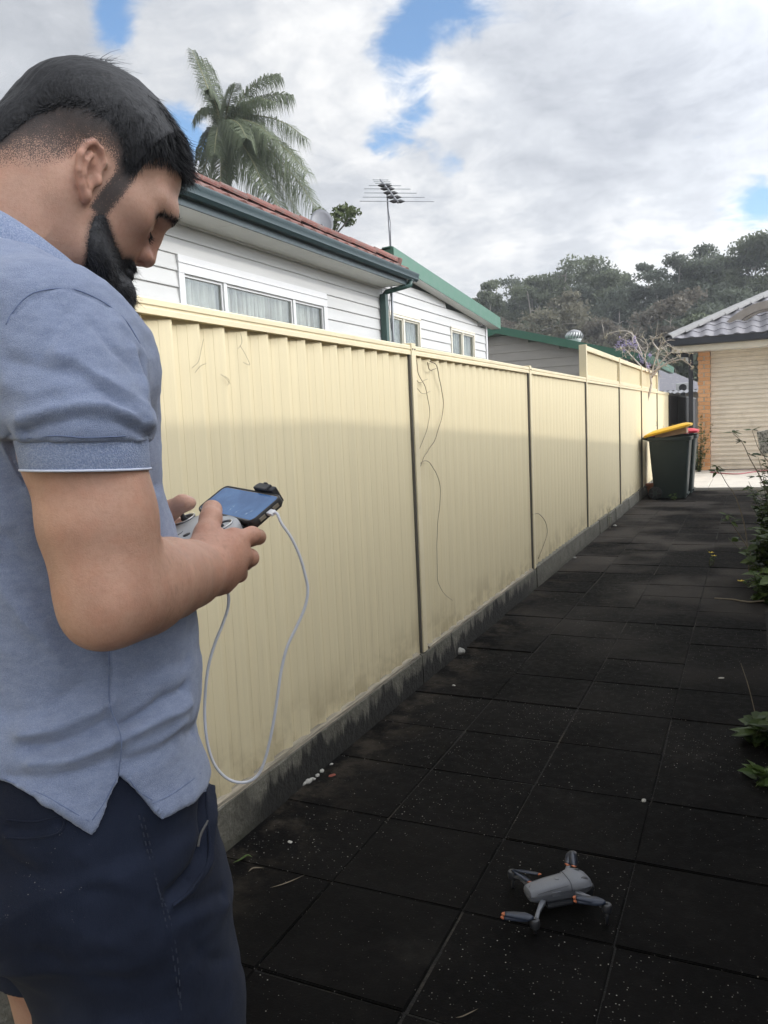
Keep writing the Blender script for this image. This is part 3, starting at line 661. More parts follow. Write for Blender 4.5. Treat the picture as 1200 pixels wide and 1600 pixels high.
# eaves
GX0, GYE, GZ = -1.52, 17.76, 2.70
world_child(MB().box((GX0+.05, GYE+.03, GZ-.145), (3.0, GYE+.055, GZ-.002)).build('fascia', MFC), ga)
world_child(MB().box((GX0+.05, GYE+.056, GZ-.145), (GX0+.075, 24, GZ-.002)).build('fascia', MFC), ga)
world_child(MB().box((GX0+.076, GYE+.056, GZ-.13), (3.0, GY+.24, GZ-.12)).build('soffit', MSOF), ga)
gpp = [(.03, -.02), (-.05, -.02), (-.075, 0), (-.08, .10), (-.095, .125), (-.08, .13), (-.06, .10), (.03, .10)]
world_child(MB().loft([[(x, GYE+a, GZ+b) for (a, b) in gpp] for x in (GX0-.06, 3.0)]).build('gutter', MGG), ga)
world_child(MB().loft([[(GX0+.02+a, y, GZ+b) for (a, b) in gpp] for y in (GYE-.07, 24)]).build('gutter', MGG), ga)
world_child(MB().bbox((GX0+.34, GY-.02, -.05), (GX0+.43, GY+.08, GZ-.14), .008).build('downpipe', MGG), ga)
world_child(MB().tube([(GX0+.0, GY+.03, GZ-.01), (GX0+.02, GY+.03, GZ-.10), (GX0+.10, GY+.03, GZ-.16), (GX0+.385, GY+.03, GZ-.19)], .045, 8).build('downpipe_elbow', MGG, None, True), ga)
# hip roof with separate tiles
gp_ = R(25.8); GP = math.tan(gp_); OX, OY, OZ = GX0-.02, GYE-.03, GZ+.115
run = 2.6
world_child(MB().add([(OX, OY, OZ-.02), (OX+2*run, OY, OZ-.02), (OX+run, OY+run, OZ+run*GP-.02), (OX+run, OY+6, OZ+run*GP-.02), (OX, OY+6, OZ-.02), (OX+2*run, OY+6, OZ-.02)], [(0, 1, 2), (0, 2, 3, 4), (1, 5, 3, 2)]).build('roof', MTILE), ga)
gtm = tile_mesh('roof_tile', .292, .40, .018, .045, MTILE, 10)
for row in range(8):
    s0 = -.03+row*.325; h = s0*math.cos(gp_)
    for k in range(16):
        x = OX+.17+k*.285+.0*(row % 2)
        if x-.14 < OX+h-.06 or x > OX+2*run-h-.1: continue
        o = link('roof_tile', gtm); o.matrix_world = Matrix.Translation((x, OY+h, OZ+s0*math.sin(gp_)+.012)) @ Matrix.Rotation(math.pi/2, 4, 'Z') @ Matrix.Rotation(-gp_+.04+rnd.gauss(0, .004), 4, 'Y'); world_child(o, ga)
gcap = capm.copy(); gcap.materials.clear(); gcap.materials.append(M('grey_cap', (.30, .295, .29), .7, .1, 8))
gd = Vector((1, 1, GP)).normalized(); gq = gd.to_track_quat('X', 'Z').to_matrix().to_4x4()
for i in range(11):
    o = link('hip_cap', gcap); o.matrix_world = Matrix.Translation(Vector((OX, OY, OZ))+gd*(.02+i*.37)+Vector((0, 0, .03))) @ gq @ Matrix.Rotation(-.04, 4, 'Y') @ Matrix.Scale(1.15, 4); world_child(o, ga)
# curved arch standing on the garage roof
MARC = M('weathered_arch', (.30, .265, .23), .6, .15, 5)
ar = empty('roof_arch', (-.5, 18.3, 3.0)); tag(ar, 'curved grey brown arch rising from the tiles of the garage roof', 'arch')
def arch_pts(px, y): return [ony(u, v, y) for (u, v) in px]
outer = spline(arch_pts([(1126, 514), (1138, 500), (1155, 487), (1175, 476), (1200, 469), (1240, 464), (1280, 468), (1310, 484), (1330, 506)], 18.35), 4)
mb = MB(); rings = []
for i, p in enumerate(outer):
    tq = (outer[min(i+1, len(outer)-1)]-outer[max(i-1, 0)]).normalized(); nn = Vector((-tq.z, 0, tq.x)); nn = nn if nn.z > 0 else -nn
    rings.append([p+nn*.0, p+nn*.0+Vector((0, .14, 0)), p-nn*.16+Vector((0, .14, 0)), p-nn*.16])
world_child(mb.loft(rings).build('rib', MARC, None, 40), ar)
inner = spline(arch_pts([(1150, 512), (1165, 499), (1182, 489), (1200, 484), (1240, 480), (1285, 490), (1315, 512)], 18.4), 4)
world_child(MB().tube(inner, .035, 6).build('inner_rib', MARC, None, True), ar)
# ================================================================== WHEELIE BINS
MBIN = M('green_bin_plastic', lin(36, 47, 45), .45, .12, 5, .1, 60, dirt=((.06, .06, .055), 6, .55, .4)); MYL = M('yellow_lid', (.78, .46, .03), .45, .06, 6); MRL = M('red_lid', (.52, .035, .06), .45, .06, 6)
MCARD = M('cardboard', (.36, .24, .16), .85, .1, 6); MTYR = M('black_rubber', (.012, .012, .012), .7)
def bin_(loc, lidmat, lid_angle, label, name='wheelie_bin'):
    """hinge and wheels at local -x, front at local +x"""
    r_ = empty(name, loc); tag(r_, label, 'bin', 'wheelie bins by the garage')
    def ring(z, x0, x1, hw, rr=.05, n=4):
        out = []
        for (cx, cy, a0) in ((x1-rr, hw-rr, 0), (x0+rr, hw-rr, 90), (x0+rr, -hw+rr, 180), (x1-rr, -hw+rr, 270)):
            for i in range(n+1): a = R(a0+90*i/n); out.append((cx+rr*math.cos(a), cy+rr*math.sin(a), z))
        return out
    b = MB(); b.loft([ring(.02, -.20, .24, .215, .045), ring(.05, -.215, .25, .22), ring(.45, -.255, .275, .25), ring(.90, -.29, .305, .275), ring(.905, -.31, .325, .29), ring(.955, -.315, .33, .292), ring(.96, -.305, .32, .282), ring(.93, -.29, .30, .265), ring(.20, -.20, .22, .2)])
    body = b.build('body', MBIN, r_, 40)
    MB().bbox((.245, -.17, .06), (.275, .17, .09), .006).build('front_rib', MBIN, body)
    hb = MB(); hb.tube([(-.31, -.24, .93), (-.37, -.24, .945), (-.385, -.22, .95), (-.385, .22, .95), (-.37, .24, .945), (-.31, .24, .93)], .016, 8); hb.build('handle', MBIN, r_, True)
    for s_ in (-1, 1):
        w = MB(); w.lathe([(.035, -.025), (.085, -.028), (.10, -.018), (.10, .018), (.085, .028), (.035, .025)], (-.20, s_*.245, .10), 'y', 24); wo = w.build('wheel', MTYR, r_, 40)
        h_ = MB(); h_.lathe([(.001, -.03), (.03, -.031), (.035, -.02), (.035, .02), (.03, .031), (.001, .03)], (-.20, s_*.245, .10), 'y', 12)
        for q in range(6): a = q*math.pi/3; h_.tube([(-.20+.03*math.cos(a), s_*.274, .10+.03*math.sin(a)), (-.20+.08*math.cos(a), s_*.274, .10+.08*math.sin(a))], .006, 5)
        h_.build('hub', MBIN, wo, 40)
    MB().tube([(-.20, -.25, .10), (-.20, .25, .10)], .012, 8).build('axle', MTYR, r_, True)
    l = MB(); rings = []
    for (z, x0, x1, hw) in ((-.012, .0, .675, .30), (.018, -.005, .685, .305), (.03, .02, .665, .29), (.055, .12, .60, .24), (.06, .16, .56, .20)): rings.append(ring(z, x0, x1, hw, .05))
    l.loft(rings)
    lo = l.build('lid', lidmat, r_, 40); lo.location = (-.345, 0, .972); lo.rotation_euler = (0, -lid_angle, 0)
    for yy in (-.2, .2): MB().tube([(.0, yy-.04, .0), (.0, yy+.04, .0)], .022, 8).build('hinge', lidmat, lo, True)
    return r_
bin1 = bin_((-1.115, 13.08, 0), MYL, R(13.5), 'dark green wheelie bin with propped open yellow lid by the fence')
bin2 = bin_((-1.075, 13.80, 0), MRL, R(3), 'dark wheelie bin with red lid behind the yellow lidded bin')
cb = MB().bbox((-.20, -.22, .955), (.255, .22, 1.055), .004, Matrix.Rotation(R(-9), 4, 'Y') @ Matrix.Translation((.17, 0, .0))).build('cardboard_box', MCARD); cb.location = (-1.13, 13.08, .0); tag(cb, 'flattened brown cardboard box sticking out under the yellow lid', 'box')
# terracotta pot behind bins
MTER = M('terracotta', (.42, .17, .10), .85, .12, 9)
pt = MB().lathe([(.075, 0), (.10, .15), (.118, .155), (.12, .19), (.105, .19), (.10, .16), (.07, .02)], (-1.42, 13.55, 0), 'z', 18).build('flower_pot', MTER, None, 40); tag(pt, 'small terracotta pot tucked between fence and bins', 'pot')
# hose along the door
MHO = M('pink_hose', (.42, .12, .14), .5)
hp = [(-.72, 17.6, .067), (-.5, 17.25, .067), (-.2, 17.0, .067), (.1, 17.5, .067), (.35, 17.7, .067), (.5, 17.1, .067), (.9, 17.3, .067), (1.5, 17.6, .067)]
ho = MB().tube(spline(hp, 8), .012, 6).build('garden_hose', MHO, None, True); tag(ho, 'faded pink garden hose lying before the roller door', 'hose')
ho2 = MB().tube(spline([(-.74, 18.0, .067), (-.3, 17.9, .067), (.2, 18.0, .067), (.8, 17.9, .067), (1.6, 18.1, .067)], 8), .012, 6).build('garden_hose', M('cream_hose', (.55, .42, .36), .5), None, True); tag(ho2, 'pale hose lying straight along the bottom of the roller door', 'hose')
# ---- far neighbour: grey roof, cooler unit, awning
nb = empty('neighbour_house', (-2.6, 31, 0)); tag(nb, 'far house with grey tiled roof seen between shed and garage', 'house')
mb = MB().add([(-7.2, 31, 2.1), (-1.2, 31, 2.1), (-4.2, 34, 3.6), (-7.2, 38, 2.1), (-1.2, 38, 2.1), (-4.2, 37, 3.6)], [(0, 1, 2), (1, 4, 5, 2), (0, 2, 5, 3)]); world_child(mb.build('roof', MTILE), nb)
world_child(MB().box((-6.9, 31.4, -.05), (-1.5, 37.6, 2.12)).build('wall', M('tan_wall', (.3, .26, .22), .9)), nb)
ac = MB().bbox((-2.35, 30.0, 1.98), (-1.9, 30.3, 2.32), .02).build('cooler_unit', MWH); tag(ac, 'white boxy cooler unit above the far dark fence', 'cooler')
MB().lathe([(.13, 0), (.13, .01), (.10, .012)], (-2.12, 29.99, 2.15), 'y', 16).build('grille', MDARK, ac)
MB().box((-2.2, 30.02, -.05), (-2.05, 30.28, 1.979)).build('stand', MDARK, ac)
aw = MB(); rings = []
for i in range(61): x = -2.9+i*.03; h = .018*math.sin(i*1.05); rings.append([(x, 28.0, 1.93+h), (x, 29.6, 2.05+h), (x, 29.6, 2.055+h), (x, 28.0, 1.935+h)])
awn = empty('awning', (-2.2, 28.5, 0)); tag(awn, 'corrugated awning edge above the dark far fence', 'awning'); world_child(aw.loft(rings).build('corrugated_sheet', M('awning_grey', (.16, .16, .17), .5), None), awn)
for x in (-2.85, -1.15): world_child(MB().tube([(x, 28.1, -.05), (x, 28.1, 1.94)], .03, 6).build('post', MGR), awn)
# mottled white board at the right edge
wbm = NT('mottled_white'); t = wbm; c = t.mix(t.ramp(t.noise(38, 5, .7), .45, .6), (.62, .60, .55), (.16, .16, .14)); t.set(Base_Color=c, Roughness=.8); wbm = t.m
p = at(1199, 690, 11.6)
wb = MB().bbox((-.12, -.02, -.17), (.14, .02, .17), .01).build('speckled_panel', wbm); wb.location = p; wb.rotation_euler = (0, R(-9), R(8)); tag(wb, 'pale speckled panel on a stake at the right edge', 'panel')
MB().tube([(.0, .03, -p.z+.0), (.02, .03, -.1)], .015, 6).build('stake', MTW, wb)
# ================================================================== TREES AND PLANTS
def leaf_mat(name, a, b, rough=.55, trans=.25):
    t = NT(name); i = t.island(); c = t.mix(i, a, b); c = t.mix(t.ramp(t.noise(.35, 3), .35, .65, 0, .35), c, mul(a, .8))
    t.set(Base_Color=c, Roughness=rough, Specular_IOR_Level=.3)
    tr = t.n('ShaderNodeBsdfTranslucent'); t.put(tr.inputs[0], t.mix(.5, c, b)); mx = t.n('ShaderNodeMixShader'); mx.inputs[0].default_value = trans
    t.L.new(t.b.outputs[0], mx.inputs[1]); t.L.new(tr.outputs[0], mx.inputs[2]); t.L.new(mx.outputs[0], t.N['Material Output'].inputs[0]); return t.m
def npmesh(name, V, F, m, smooth=False):
    me = bpy.data.meshes.new(name); V = np.asarray(V, np.float32); F = np.asarray(F, np.int32); k = F.shape[1]
    me.vertices.add(len(V)); me.vertices.foreach_set('co', V.ravel()); me.loops.add(F.size); me.loops.foreach_set('vertex_index', F.ravel())
    me.polygons.add(len(F)); me.polygons.foreach_set('loop_start', np.arange(0, F.size, k, dtype=np.int32)); me.polygons.foreach_set('loop_total', np.full(len(F), k, np.int32))
    if smooth: me.polygons.foreach_set('use_smooth', np.ones(len(F), bool))
    me.update(calc_edges=True); me.materials.append(m); return me
def leaves(centers, radii, n_each, size, rng, droop=.3, elong=2.2, shell=.15):
    """leaf quads spread through ellipsoidal clumps -> V, F"""
    P = []
    for c, r, n in zip(centers, radii, n_each):
        d = rng.normal(size=(n, 3)); d /= np.linalg.norm(d, axis=1)[:, None]; q = rng.uniform(shell, 1.05, n)[:, None]**.8
        P.append(np.asarray(c)+d*q*np.asarray(r))
    P = np.concatenate(P); n = len(P)
    a = rng.normal(size=(n, 3)); a[:, 2] -= droop*2; a /= np.linalg.norm(a, axis=1)[:, None]
    b = np.cross(a, rng.normal(size=(n, 3))); b /= np.linalg.norm(b, axis=1)[:, None]
    s = size*rng.uniform(.6, 1.35, n)[:, None]
    V = np.stack([P-a*s*elong*.5, P+b*s*.5, P+a*s*elong*.5, P-b*s*.5], 1).reshape(-1, 3)
    return V, np.arange(4*n).reshape(-1, 4)
MEU = [leaf_mat('gum_leaf_dark', (.085, .105, .075), (.17, .195, .145), .55, .4), leaf_mat('gum_leaf_green', (.105, .13, .08), (.205, .23, .15), .55, .4), leaf_mat('gum_leaf_olive', (.15, .145, .10), (.25, .235, .17), .55, .4), leaf_mat('gum_leaf_brown', (.12, .11, .085), (.21, .185, .145), .55, .4)]
MBARK = M('gum_bark', (.34, .31, .27), .8, .25, 2, .3, 20); MBARKD = M('dark_bark', (.10, .08, .065), .85, .2, 3)
def gum(loc, H, Wd, leafm, label, seed, density=1.0, crown_lo=.35, leaf=.125, bark=None):
    rng = np.random.default_rng(seed); rr = random.Random(seed); root = empty('gum_tree', loc); tag(root, label, 'tree', 'gum trees along the skyline')
    fork = H*rr.uniform(.22, .34); nl = rr.randint(5, 8); tr = MB(); base = Vector((0, 0, -.06))
    lean = Vector((rr.uniform(-.06, .06)*H, rr.uniform(-.04, .04)*H, 0))
    trunk = [base, base+lean*.2+Vector((0, 0, fork*.5)), base+lean*.4+Vector((0, 0, fork))]
    tr.tube(trunk, [H*.022, H*.018, H*.016], 8); C = []; RR = []; NN = []
    for i in range(nl):
        a = 2*math.pi*i/nl+rr.uniform(-.5, .5); reach = Wd*.5*rr.uniform(.35, 1.0); top = H*rr.uniform(crown_lo+.25, .93) if i else H*.95
        if i == 0: reach *= .3
        tip = lean+Vector((math.cos(a)*reach, math.sin(a)*reach*.8, top)); mid = trunk[-1].lerp(tip, .5)+Vector((math.cos(a)*reach*.12, 0, -H*.04))
        sp_ = spline([trunk[-1], mid, tip], 6); tr.tube(sp_, [H*.011*(1-.8*k/len(sp_)) for k in range(len(sp_))], 6)
        for k in range(rr.randint(9, 12)):
            f = rr.uniform(.3, 1.0) if k else 1.0; q = sp_[int(f*(len(sp_)-1))]; off = Vector((rr.gauss(0, 1), rr.gauss(0, 1), rr.gauss(.1, .6)))*Wd*.115*(1.35-f*.6)*(.25 if k == 0 else 1)
            e = q+off; tr.tube([q, q.lerp(e, .5)+Vector((0, 0, .1)), e], [H*.0042, H*.003, H*.001], 4)
            for z in range(2):
                e2 = e+Vector((rr.gauss(0, 1), rr.gauss(0, 1), rr.gauss(0, .6)))*Wd*.045
                s_ = Wd*rr.uniform(.06, .13); C.append(e2); RR.append((s_*1.2, s_*1.1, s_*rr.uniform(.55, .8))); NN.append(int(260*density*rr.uniform(.6, 1.4)))
    tr.build('trunk', bark or MBARK, root, True)
    V, F = leaves(C, RR, NN, leaf, rng); link('crown', npmesh('crown', V, F, leafm), root)
    return root
def gx(u, y): return ony(u, 560, y).x
def gtop(u, v, y): return ony(u, v, y).z
specs = [(735, 470, 62, 5.5, 1, 'small gum tree at the left end of the far tree line'), (762, 432, 61, 5.0, 1, 'gum tree with open airy limbs second from the left'), (800, 425, 64, 7, 0, 'rounded dark gum tree behind the shed roof'), (852, 402, 60, 8.5, 1, 'tall leafy green gum tree left of the roof vent'),
         (838, 462, 52, 9.0, 2, 'olive brown gum tree low in front of the green one'), (905, 408, 63, 7.5, 1, 'green gum tree right above the roof vent'), (955, 412, 62, 7.5, 0, 'dark gum tree over the lattice fence end'), (1000, 408, 66, 6, 0, 'dark thin gum tree right of the middle gap'),
         (1040, 398, 60, 6.5, 0, 'dark gum tree with pale branches left of the garage hip'), (1098, 390, 62, 8, 0, 'broad dark gum tree above the garage eave corner'), (1020, 470, 50, 7.0, 3, 'brownish gum tree low behind the wisteria'), (1150, 372, 60, 8, 1, 'tall gum tree above the garage roof hip'),
         (1200, 358, 58, 9, 0, 'tallest gum tree at the right edge of the picture'), (1265, 362, 60, 10, 1, 'gum tree hidden past the right edge'), (905, 470, 55, 7, 2, 'olive gum tree directly behind the roof vent'), (1105, 455, 54, 8, 0, 'lower dark gum tree behind the garage roof edge'), (965, 470, 58, 7, 0, 'shadowy gum tree filling the gap over the wisteria'), (770, 500, 56, 6, 3, 'low brownish gum tree beside the green barge end')]
for q, (u, v, y, wd, mi, lb) in enumerate(specs):
    H = gtop(u, v, y); gum((gx(u, y), y, 0), H, wd, MEU[mi], lb, 100+q, density=1.0, crown_lo=.15 if q in (4, 10, 14, 15, 16, 17) else .3)
# hedge tree in the gap beside the garage
gum((-2.6, 44, 0), 6.0, 5, MEU[1], 'bushy tree glimpsed between the far roof and the garage', 77, crown_lo=.0, leaf=.14)
# ---- queen palm behind the house
MPALM = leaf_mat('palm_leaf', (.075, .098, .055), (.17, .20, .115), .45, .3); MPST = M('palm_stalk', (.20, .19, .09), .6); MPTR = M('palm_trunk', (.16, .145, .125), .85, .2, 3, .4, 14)
py = 17.5; pc = ony(352, 262, py)
pm = empty('palm_tree', (pc.x, py, 0)); tag(pm, 'tall feathery palm behind the red tiled roof', 'palm')
MB().tube([(0, 0, -.06), (.05, 0, pc.z*.5), (0, 0, pc.z)], [.17, .14, .12], 12).build('trunk', MPTR, pm, True)
mbs = MB().tube([(0, 0, pc.z-.1), (.0, 0, pc.z+.5), (.03, 0, pc.z+.9)], [.13, .10, .04], 10); mbs.build('crownshaft', MPST, pm, True)
rp = random.Random(5)
def frond(tip_px, arch, dy, ln=1.0, seed=0, mat=None):
    rr = random.Random(seed); p0 = Vector((0, 0, pc.z+.75)); tip = ony(tip_px[0], tip_px[1], py+dy)-Vector((pc.x, py, 0))
    mid = p0.lerp(tip, .5)+Vector((0, 0, arch)); q1 = p0.lerp(mid, .55)+Vector((0, 0, arch*.35)); q3 = mid.lerp(tip, .55)+Vector((0, 0, arch*.22))
    sp_ = spline([p0, q1, mid, q3, tip], 9); n = len(sp_)
    st = MB().tube(sp_, [.026*(1-.85*i/n) for i in range(n)], 5).build('frond', MPST, pm, True)
    V = []; F = []; L_ = sum((sp_[i+1]-sp_[i]).length for i in range(n-1))
    for i in range(4, n):
        tq = (sp_[min(i+1, n-1)]-sp_[i-1]).normalized(); side = tq.cross(Vector((0, 0, 1))); side = side.normalized() if side.length > .05 else Vector((1, 0, 0)); upv = side.cross(tq)
        for rep in range(5):
            base = sp_[i]+(sp_[max(i-1, 0)]-sp_[i])*(rep/5)
            for sg in (-1, 1):
                f = i/n; ll = (.62 if f < .75 else .62*(1.25-f)/.5)*rr.uniform(.8, 1.15)*L_/2.6
                d = (tq*rr.uniform(.35, .7)+side*sg*rr.uniform(.55, 1)+upv*rr.uniform(-.25, .45)).normalized(); w = tq.cross(d).normalized().cross(d).normalized()*.0085
                a = base; b = base+d*ll*.42+Vector((0, 0, -.14*ll)); c = base+d*ll*.66+Vector((0, 0, -.66*ll-.14*rr.random()))
                o = len(V); V += [a-w*.6, a+w*.6, b+w, b-w, c]; F += [(o, o+1, o+2, o+3), (o+3, o+2, o+4, o+4)]
    me = bpy.data.meshes.new('leaflets'); me.from_pydata([tuple(v) for v in V], [], [tuple(dict.fromkeys(f)) for f in F]); me.materials.append(MPALM); me.update(); link('leaflets', me, st)
for q, (tp, ac_, dy) in enumerate([((300, 78), .3, .2), ((316, 92), .25, .8), ((302, 190), .9, -.6), ((310, 250), .8, .4), ((436, 118), .75, .3), ((430, 160), .7, -.5), ((478, 216), .9, -.2), ((470, 250), .8, .8), ((486, 300), .9, .2), ((498, 330), 1.0, -.4), ((470, 340), .8, .6), ((440, 330), .7, -1.0), ((415, 300), .8, -1.3), ((345, 300), .6, -1.2), ((312, 300), .7, .6), ((385, 215), .7, -1.6), ((370, 130), .4, -1.0), ((450, 280), .8, 1.2), ((400, 250), .9, 1.6), ((350, 170), .6, 1.4), ((335, 240), .7, -1.4), ((455, 150), .7, .9), ((325, 140), .5, -.6), ((480, 270), .9, -.8), ((425, 215), .7, -1.2), ((395, 175), .6, .8), ((465, 310), .9, 1.0), ((365, 280), .7, 1.0)]): frond(tp, ac_*.55, dy, seed=q)
# small broad-leaf tree right of palm
bt = ony(520, 345, 18.5)
sm = empty('leafy_tree', (bt.x, 18.5, 0)); tag(sm, 'small light green broadleaf tree peeking over the red roof right of the palm', 'tree')
MLB = leaf_mat('broad_leaf', (.06, .085, .03), (.15, .18, .07)); mb = MB().tube([(0, 0, -.06), (.1, 0, bt.z*.7), (0, 0, bt.z)], [.10, .07, .03], 8); C = []
for (u, v) in ((498, 332), (510, 340), (528, 338), (542, 328), (552, 334), (530, 330), (520, 352), (505, 350), (545, 345)):
    p = ony(u, v, 18.5+rnd.uniform(-.4, .4))-Vector((bt.x, 18.5, 0)); C.append(p); mb.tube([(0, 0, bt.z-.4), tuple(p)], [.02, .006], 5)
mb.build('trunk', MBARKD, sm, True); V, F = leaves(C, [(.20, .2, .14)]*len(C), [70]*len(C), .075, np.random.default_rng(3), .5, 1.9); link('crown', npmesh('crown', V, F, MLB), sm)
# ---- wisteria over the fence end
MWIS = leaf_mat('wisteria_flower', (.30, .26, .42), (.50, .44, .62), .7, .35); MWT = M('pale_twig', (.48, .43, .37), .85, .2, 12)
wi = empty('wisteria', (-1.65, 14.2, 0)); tag(wi, 'straggly wisteria with pale twigs and purple blossom over the lattice', 'vine')
tw = MB(); rw = random.Random(9); tips = []
for px in ([(1018, 600), (1015, 575), (1000, 555), (985, 535), (968, 528)], [(1018, 600), (1022, 570), (1030, 545), (1038, 530)], [(1018, 590), (1035, 565), (1055, 548), (1075, 552)], [(1015, 585), (1040, 570), (1065, 562), (1085, 575)], [(1010, 580), (990, 560), (975, 545), (962, 548)], [(1016, 592), (1008, 560), (1012, 540), (1003, 525)], [(1020, 590), (1030, 575), (1028, 555), (1045, 540), (1060, 556)], [(1000, 552), (985, 548), (972, 560)], [(1030, 548), (1020, 532), (1032, 526)], [(1005, 556), (985, 520), (955, 520), (945, 528)]):
    y0 = rw.uniform(13.6, 14.8); ps = spline([ony(u+rw.uniform(-2, 2), v, y0) for (u, v) in px], 6); tw.tube(ps, [.016*(1-.8*i/len(ps)) for i in range(len(ps))], 5); tips.append(ps)
    for k in range(7):
        a = ps[rw.randrange(4, len(ps))]; b = a+Vector((rw.gauss(0, .12), rw.gauss(0, .1), rw.gauss(.05, .1))); tw.tube([a, a.lerp(b, .5)+Vector((0, 0, .03)), b], [.005, .004, .002], 4)
tw.tube(spline([(-1.66, 14.25, -.05), (-1.68, 14.2, 1.0), ony(1018, 600, 14.2)], 6), .02, 6)
world_child(tw.build('stems', MWT, None, True), wi)
C = [ony(u, v, 14.1+rw.uniform(-.2, .2)) for (u, v) in ((968, 533), (972, 538), (978, 534), (984, 536), (965, 542), (975, 545), (992, 540), (1000, 556), (1003, 564), (1016, 556), (990, 532), (1012, 572))]
V, F = leaves(C, [(.05, .05, .08)]*len(C), [38]*len(C), .020, np.random.default_rng(4), .5, 1.3, .1); world_child(link('blossom', npmesh('blossom', V, F, MWIS)), wi)
C = [p[i] for p in tips for i in range(6, len(p), 3)]
V, F = leaves(C, [(.06, .06, .05)]*len(C), [6]*len(C), .024, np.random.default_rng(6), .6, 2.0, .1); world_child(link('young_leaves', npmesh('young_leaves', V, F, leaf_mat('young_leaf', (.28, .25, .17), (.48, .44, .33)))), wi)
# ---- leafy plants
MLF = leaf_mat('weed_leaf', (.028, .050, .014), (.085, .125, .034), .5, .3); MLF2 = leaf_mat('bright_leaf', (.05, .09, .02), (.12, .18, .05), .5, .3); MST = M('weed_stem', (.06, .07, .03), .7, .2, 20); MSTD = M('dry_stem', (.17, .14, .10), .8, .2, 20); MYF = M('yellow_petal', (.75, .55, .03), .6)
def leaf_faces(V, F, p, d, n, l, w):
    """pointed, slightly folded leaf"""
    s_ = d.cross(n).normalized(); o = len(V); m1 = p+d*l*.35; m2 = p+d*l*.7
    V += [p, m1+s_*w*.5+n*w*.12, m1, m1-s_*w*.5+n*w*.12, m2+s_*w*.36+n*w*.02, m2-n*w*.06, m2-s_*w*.36+n*w*.02, p+d*l-n*w*.2]
    F += [(o, o+2, o+1), (o, o+3, o+2), (o+1, o+2, o+5, o+4), (o+2, o+3, o+6, o+5), (o+4, o+5, o+7), (o+5, o+6, o+7)]
def plant(name, label, loc, stems, leafm, stemm, llen, lw, group=None, seed=1, flowers=0, dens=1.0, rad=.005):
    """stems: list of (dx, dy, height, leafy start fraction)"""
    rr = random.Random(seed); root = empty(name, loc); tag(root, label, 'plant', group); st = MB(); V = []; F = []; tipsl = []
    for (dx, dy, h, lo) in stems:
        ps = spline([(rr.uniform(-.02, .02), rr.uniform(-.02, .02), -.03), (dx*.35+rr.gauss(0, .02), dy*.35, h*.5), (dx, dy, h)], 7); st.tube(ps, [rad*(1-.7*i/len(ps)) for i in range(len(ps))], 5); tipsl.append(ps[-1])
        k = max(3, int(h*dens*26))
        for i in range(k):
            f = lo+(1-lo)*rr.random(); p = ps[min(len(ps)-1, int(f*(len(ps)-1)))]; a = rr.uniform(0, 6.28); d = Vector((math.cos(a), math.sin(a), rr.uniform(-.3, .6))).normalized(); n = Vector((rr.gauss(0, .35), rr.gauss(0, .35), 1)).normalized()
            leaf_faces(V, F, p, d, n, llen*rr.uniform(.6, 1.2), lw*rr.uniform(.7, 1.2))
    st.build('stem', stemm, root, True); me = bpy.data.meshes.new('leaves'); me.from_pydata([tuple(v) for v in V], [], F); me.materials.append(leafm); me.update(); link('leaves', me, root, smooth=False)
    if flowers:
        fl = MB()
        for p in tipsl[:flowers]:
            for q in range(5):
                a = q*1.257; fl.add([p, p+Vector((.018*math.cos(a-.4), .018*math.sin(a-.4), .006)), p+Vector((.028*math.cos(a), .028*math.sin(a), .008)), p+Vector((.018*math.cos(a+.4), .018*math.sin(a+.4), .006))], [(0, 1, 2, 3)])
        fl.build('flower', MYF, root)
    return root
rq = random.Random(21)
def bush(n, spread, h, lo=.25): return [(rq.gauss(0, spread), rq.gauss(0, spread), h*rq.uniform(.55, 1.1), lo) for _ in range(n)]
plant('garden_bush', 'dense green leafy bush at the right edge halfway down the path', (.17, 6.5, -.02), bush(30, .13, .46), MLF, MST, .09, .06, None, 3, dens=2.2)
plant('garden_bush', 'bright green round leafed clump at the bush foot', (.10, 6.05, -.02), bush(12, .08, .26, .1), MLF2, MST, .085, .075, None, 4, dens=2.4)
plant('garden_bush', 'loose dark bush behind the bright clump at the right edge', (.20, 7.6, -.02), bush(30, .16, .68), MLF, MST, .085, .045, None, 5, dens=1.4)
plant('garden_bush', 'tall twiggy bush near the slab at the right edge', (.27, 9.4, -.02), bush(26, .16, .9), MLF, MST, .08, .04, None, 6, dens=1.0)
# tall bare stems leaning over the path
def stalk(label, px, y, r0, leafpx, seed):
    rr = random.Random(seed); root = empty('tall_weed', ony(*px[0], y)); root.location.z = 0; tag(root, label, 'weed'); ps = spline([Vector((root.location.x+.03, y, -.03))]+[ony(u, v, y) for (u, v) in px], 6)
    world_child(MB().tube(ps, [r0*(1-.6*i/len(ps)) for i in range(len(ps))], 5).build('stem', MSTD, None, True), root); V = []; F = []
    for (u, v) in leafpx:
        p = ony(u, v, y)
        for k in range(5):
            a = rr.uniform(0, 6.28); leaf_faces(V, F, p, Vector((math.cos(a), math.sin(a)*.6, rr.uniform(-.6, .4))).normalized(), Vector((rr.gauss(0, .4), -.3, 1)).normalized(), rr.uniform(.05, .085), .028)
    me = bpy.data.meshes.new('leaves'); me.from_pydata([tuple(v) for v in V], [], F); me.materials.append(MLF); me.update(); world_child(link('leaves', me), root)
stalk('tall weed stalk leaning left in front of the roller door', [(1205, 790), (1190, 750), (1172, 717), (1160, 692), (1145, 677)], 7.2, .006, [(1145, 676), (1160, 689), (1172, 711), (1180, 745), (1195, 760)], 1)
stalk('second thin weed stalk by the right edge with few leaves', [(1206, 745), (1195, 715), (1185, 700), (1175, 672)], 7.6, .005, [(1175, 672), (1190, 712), (1198, 690)], 2)
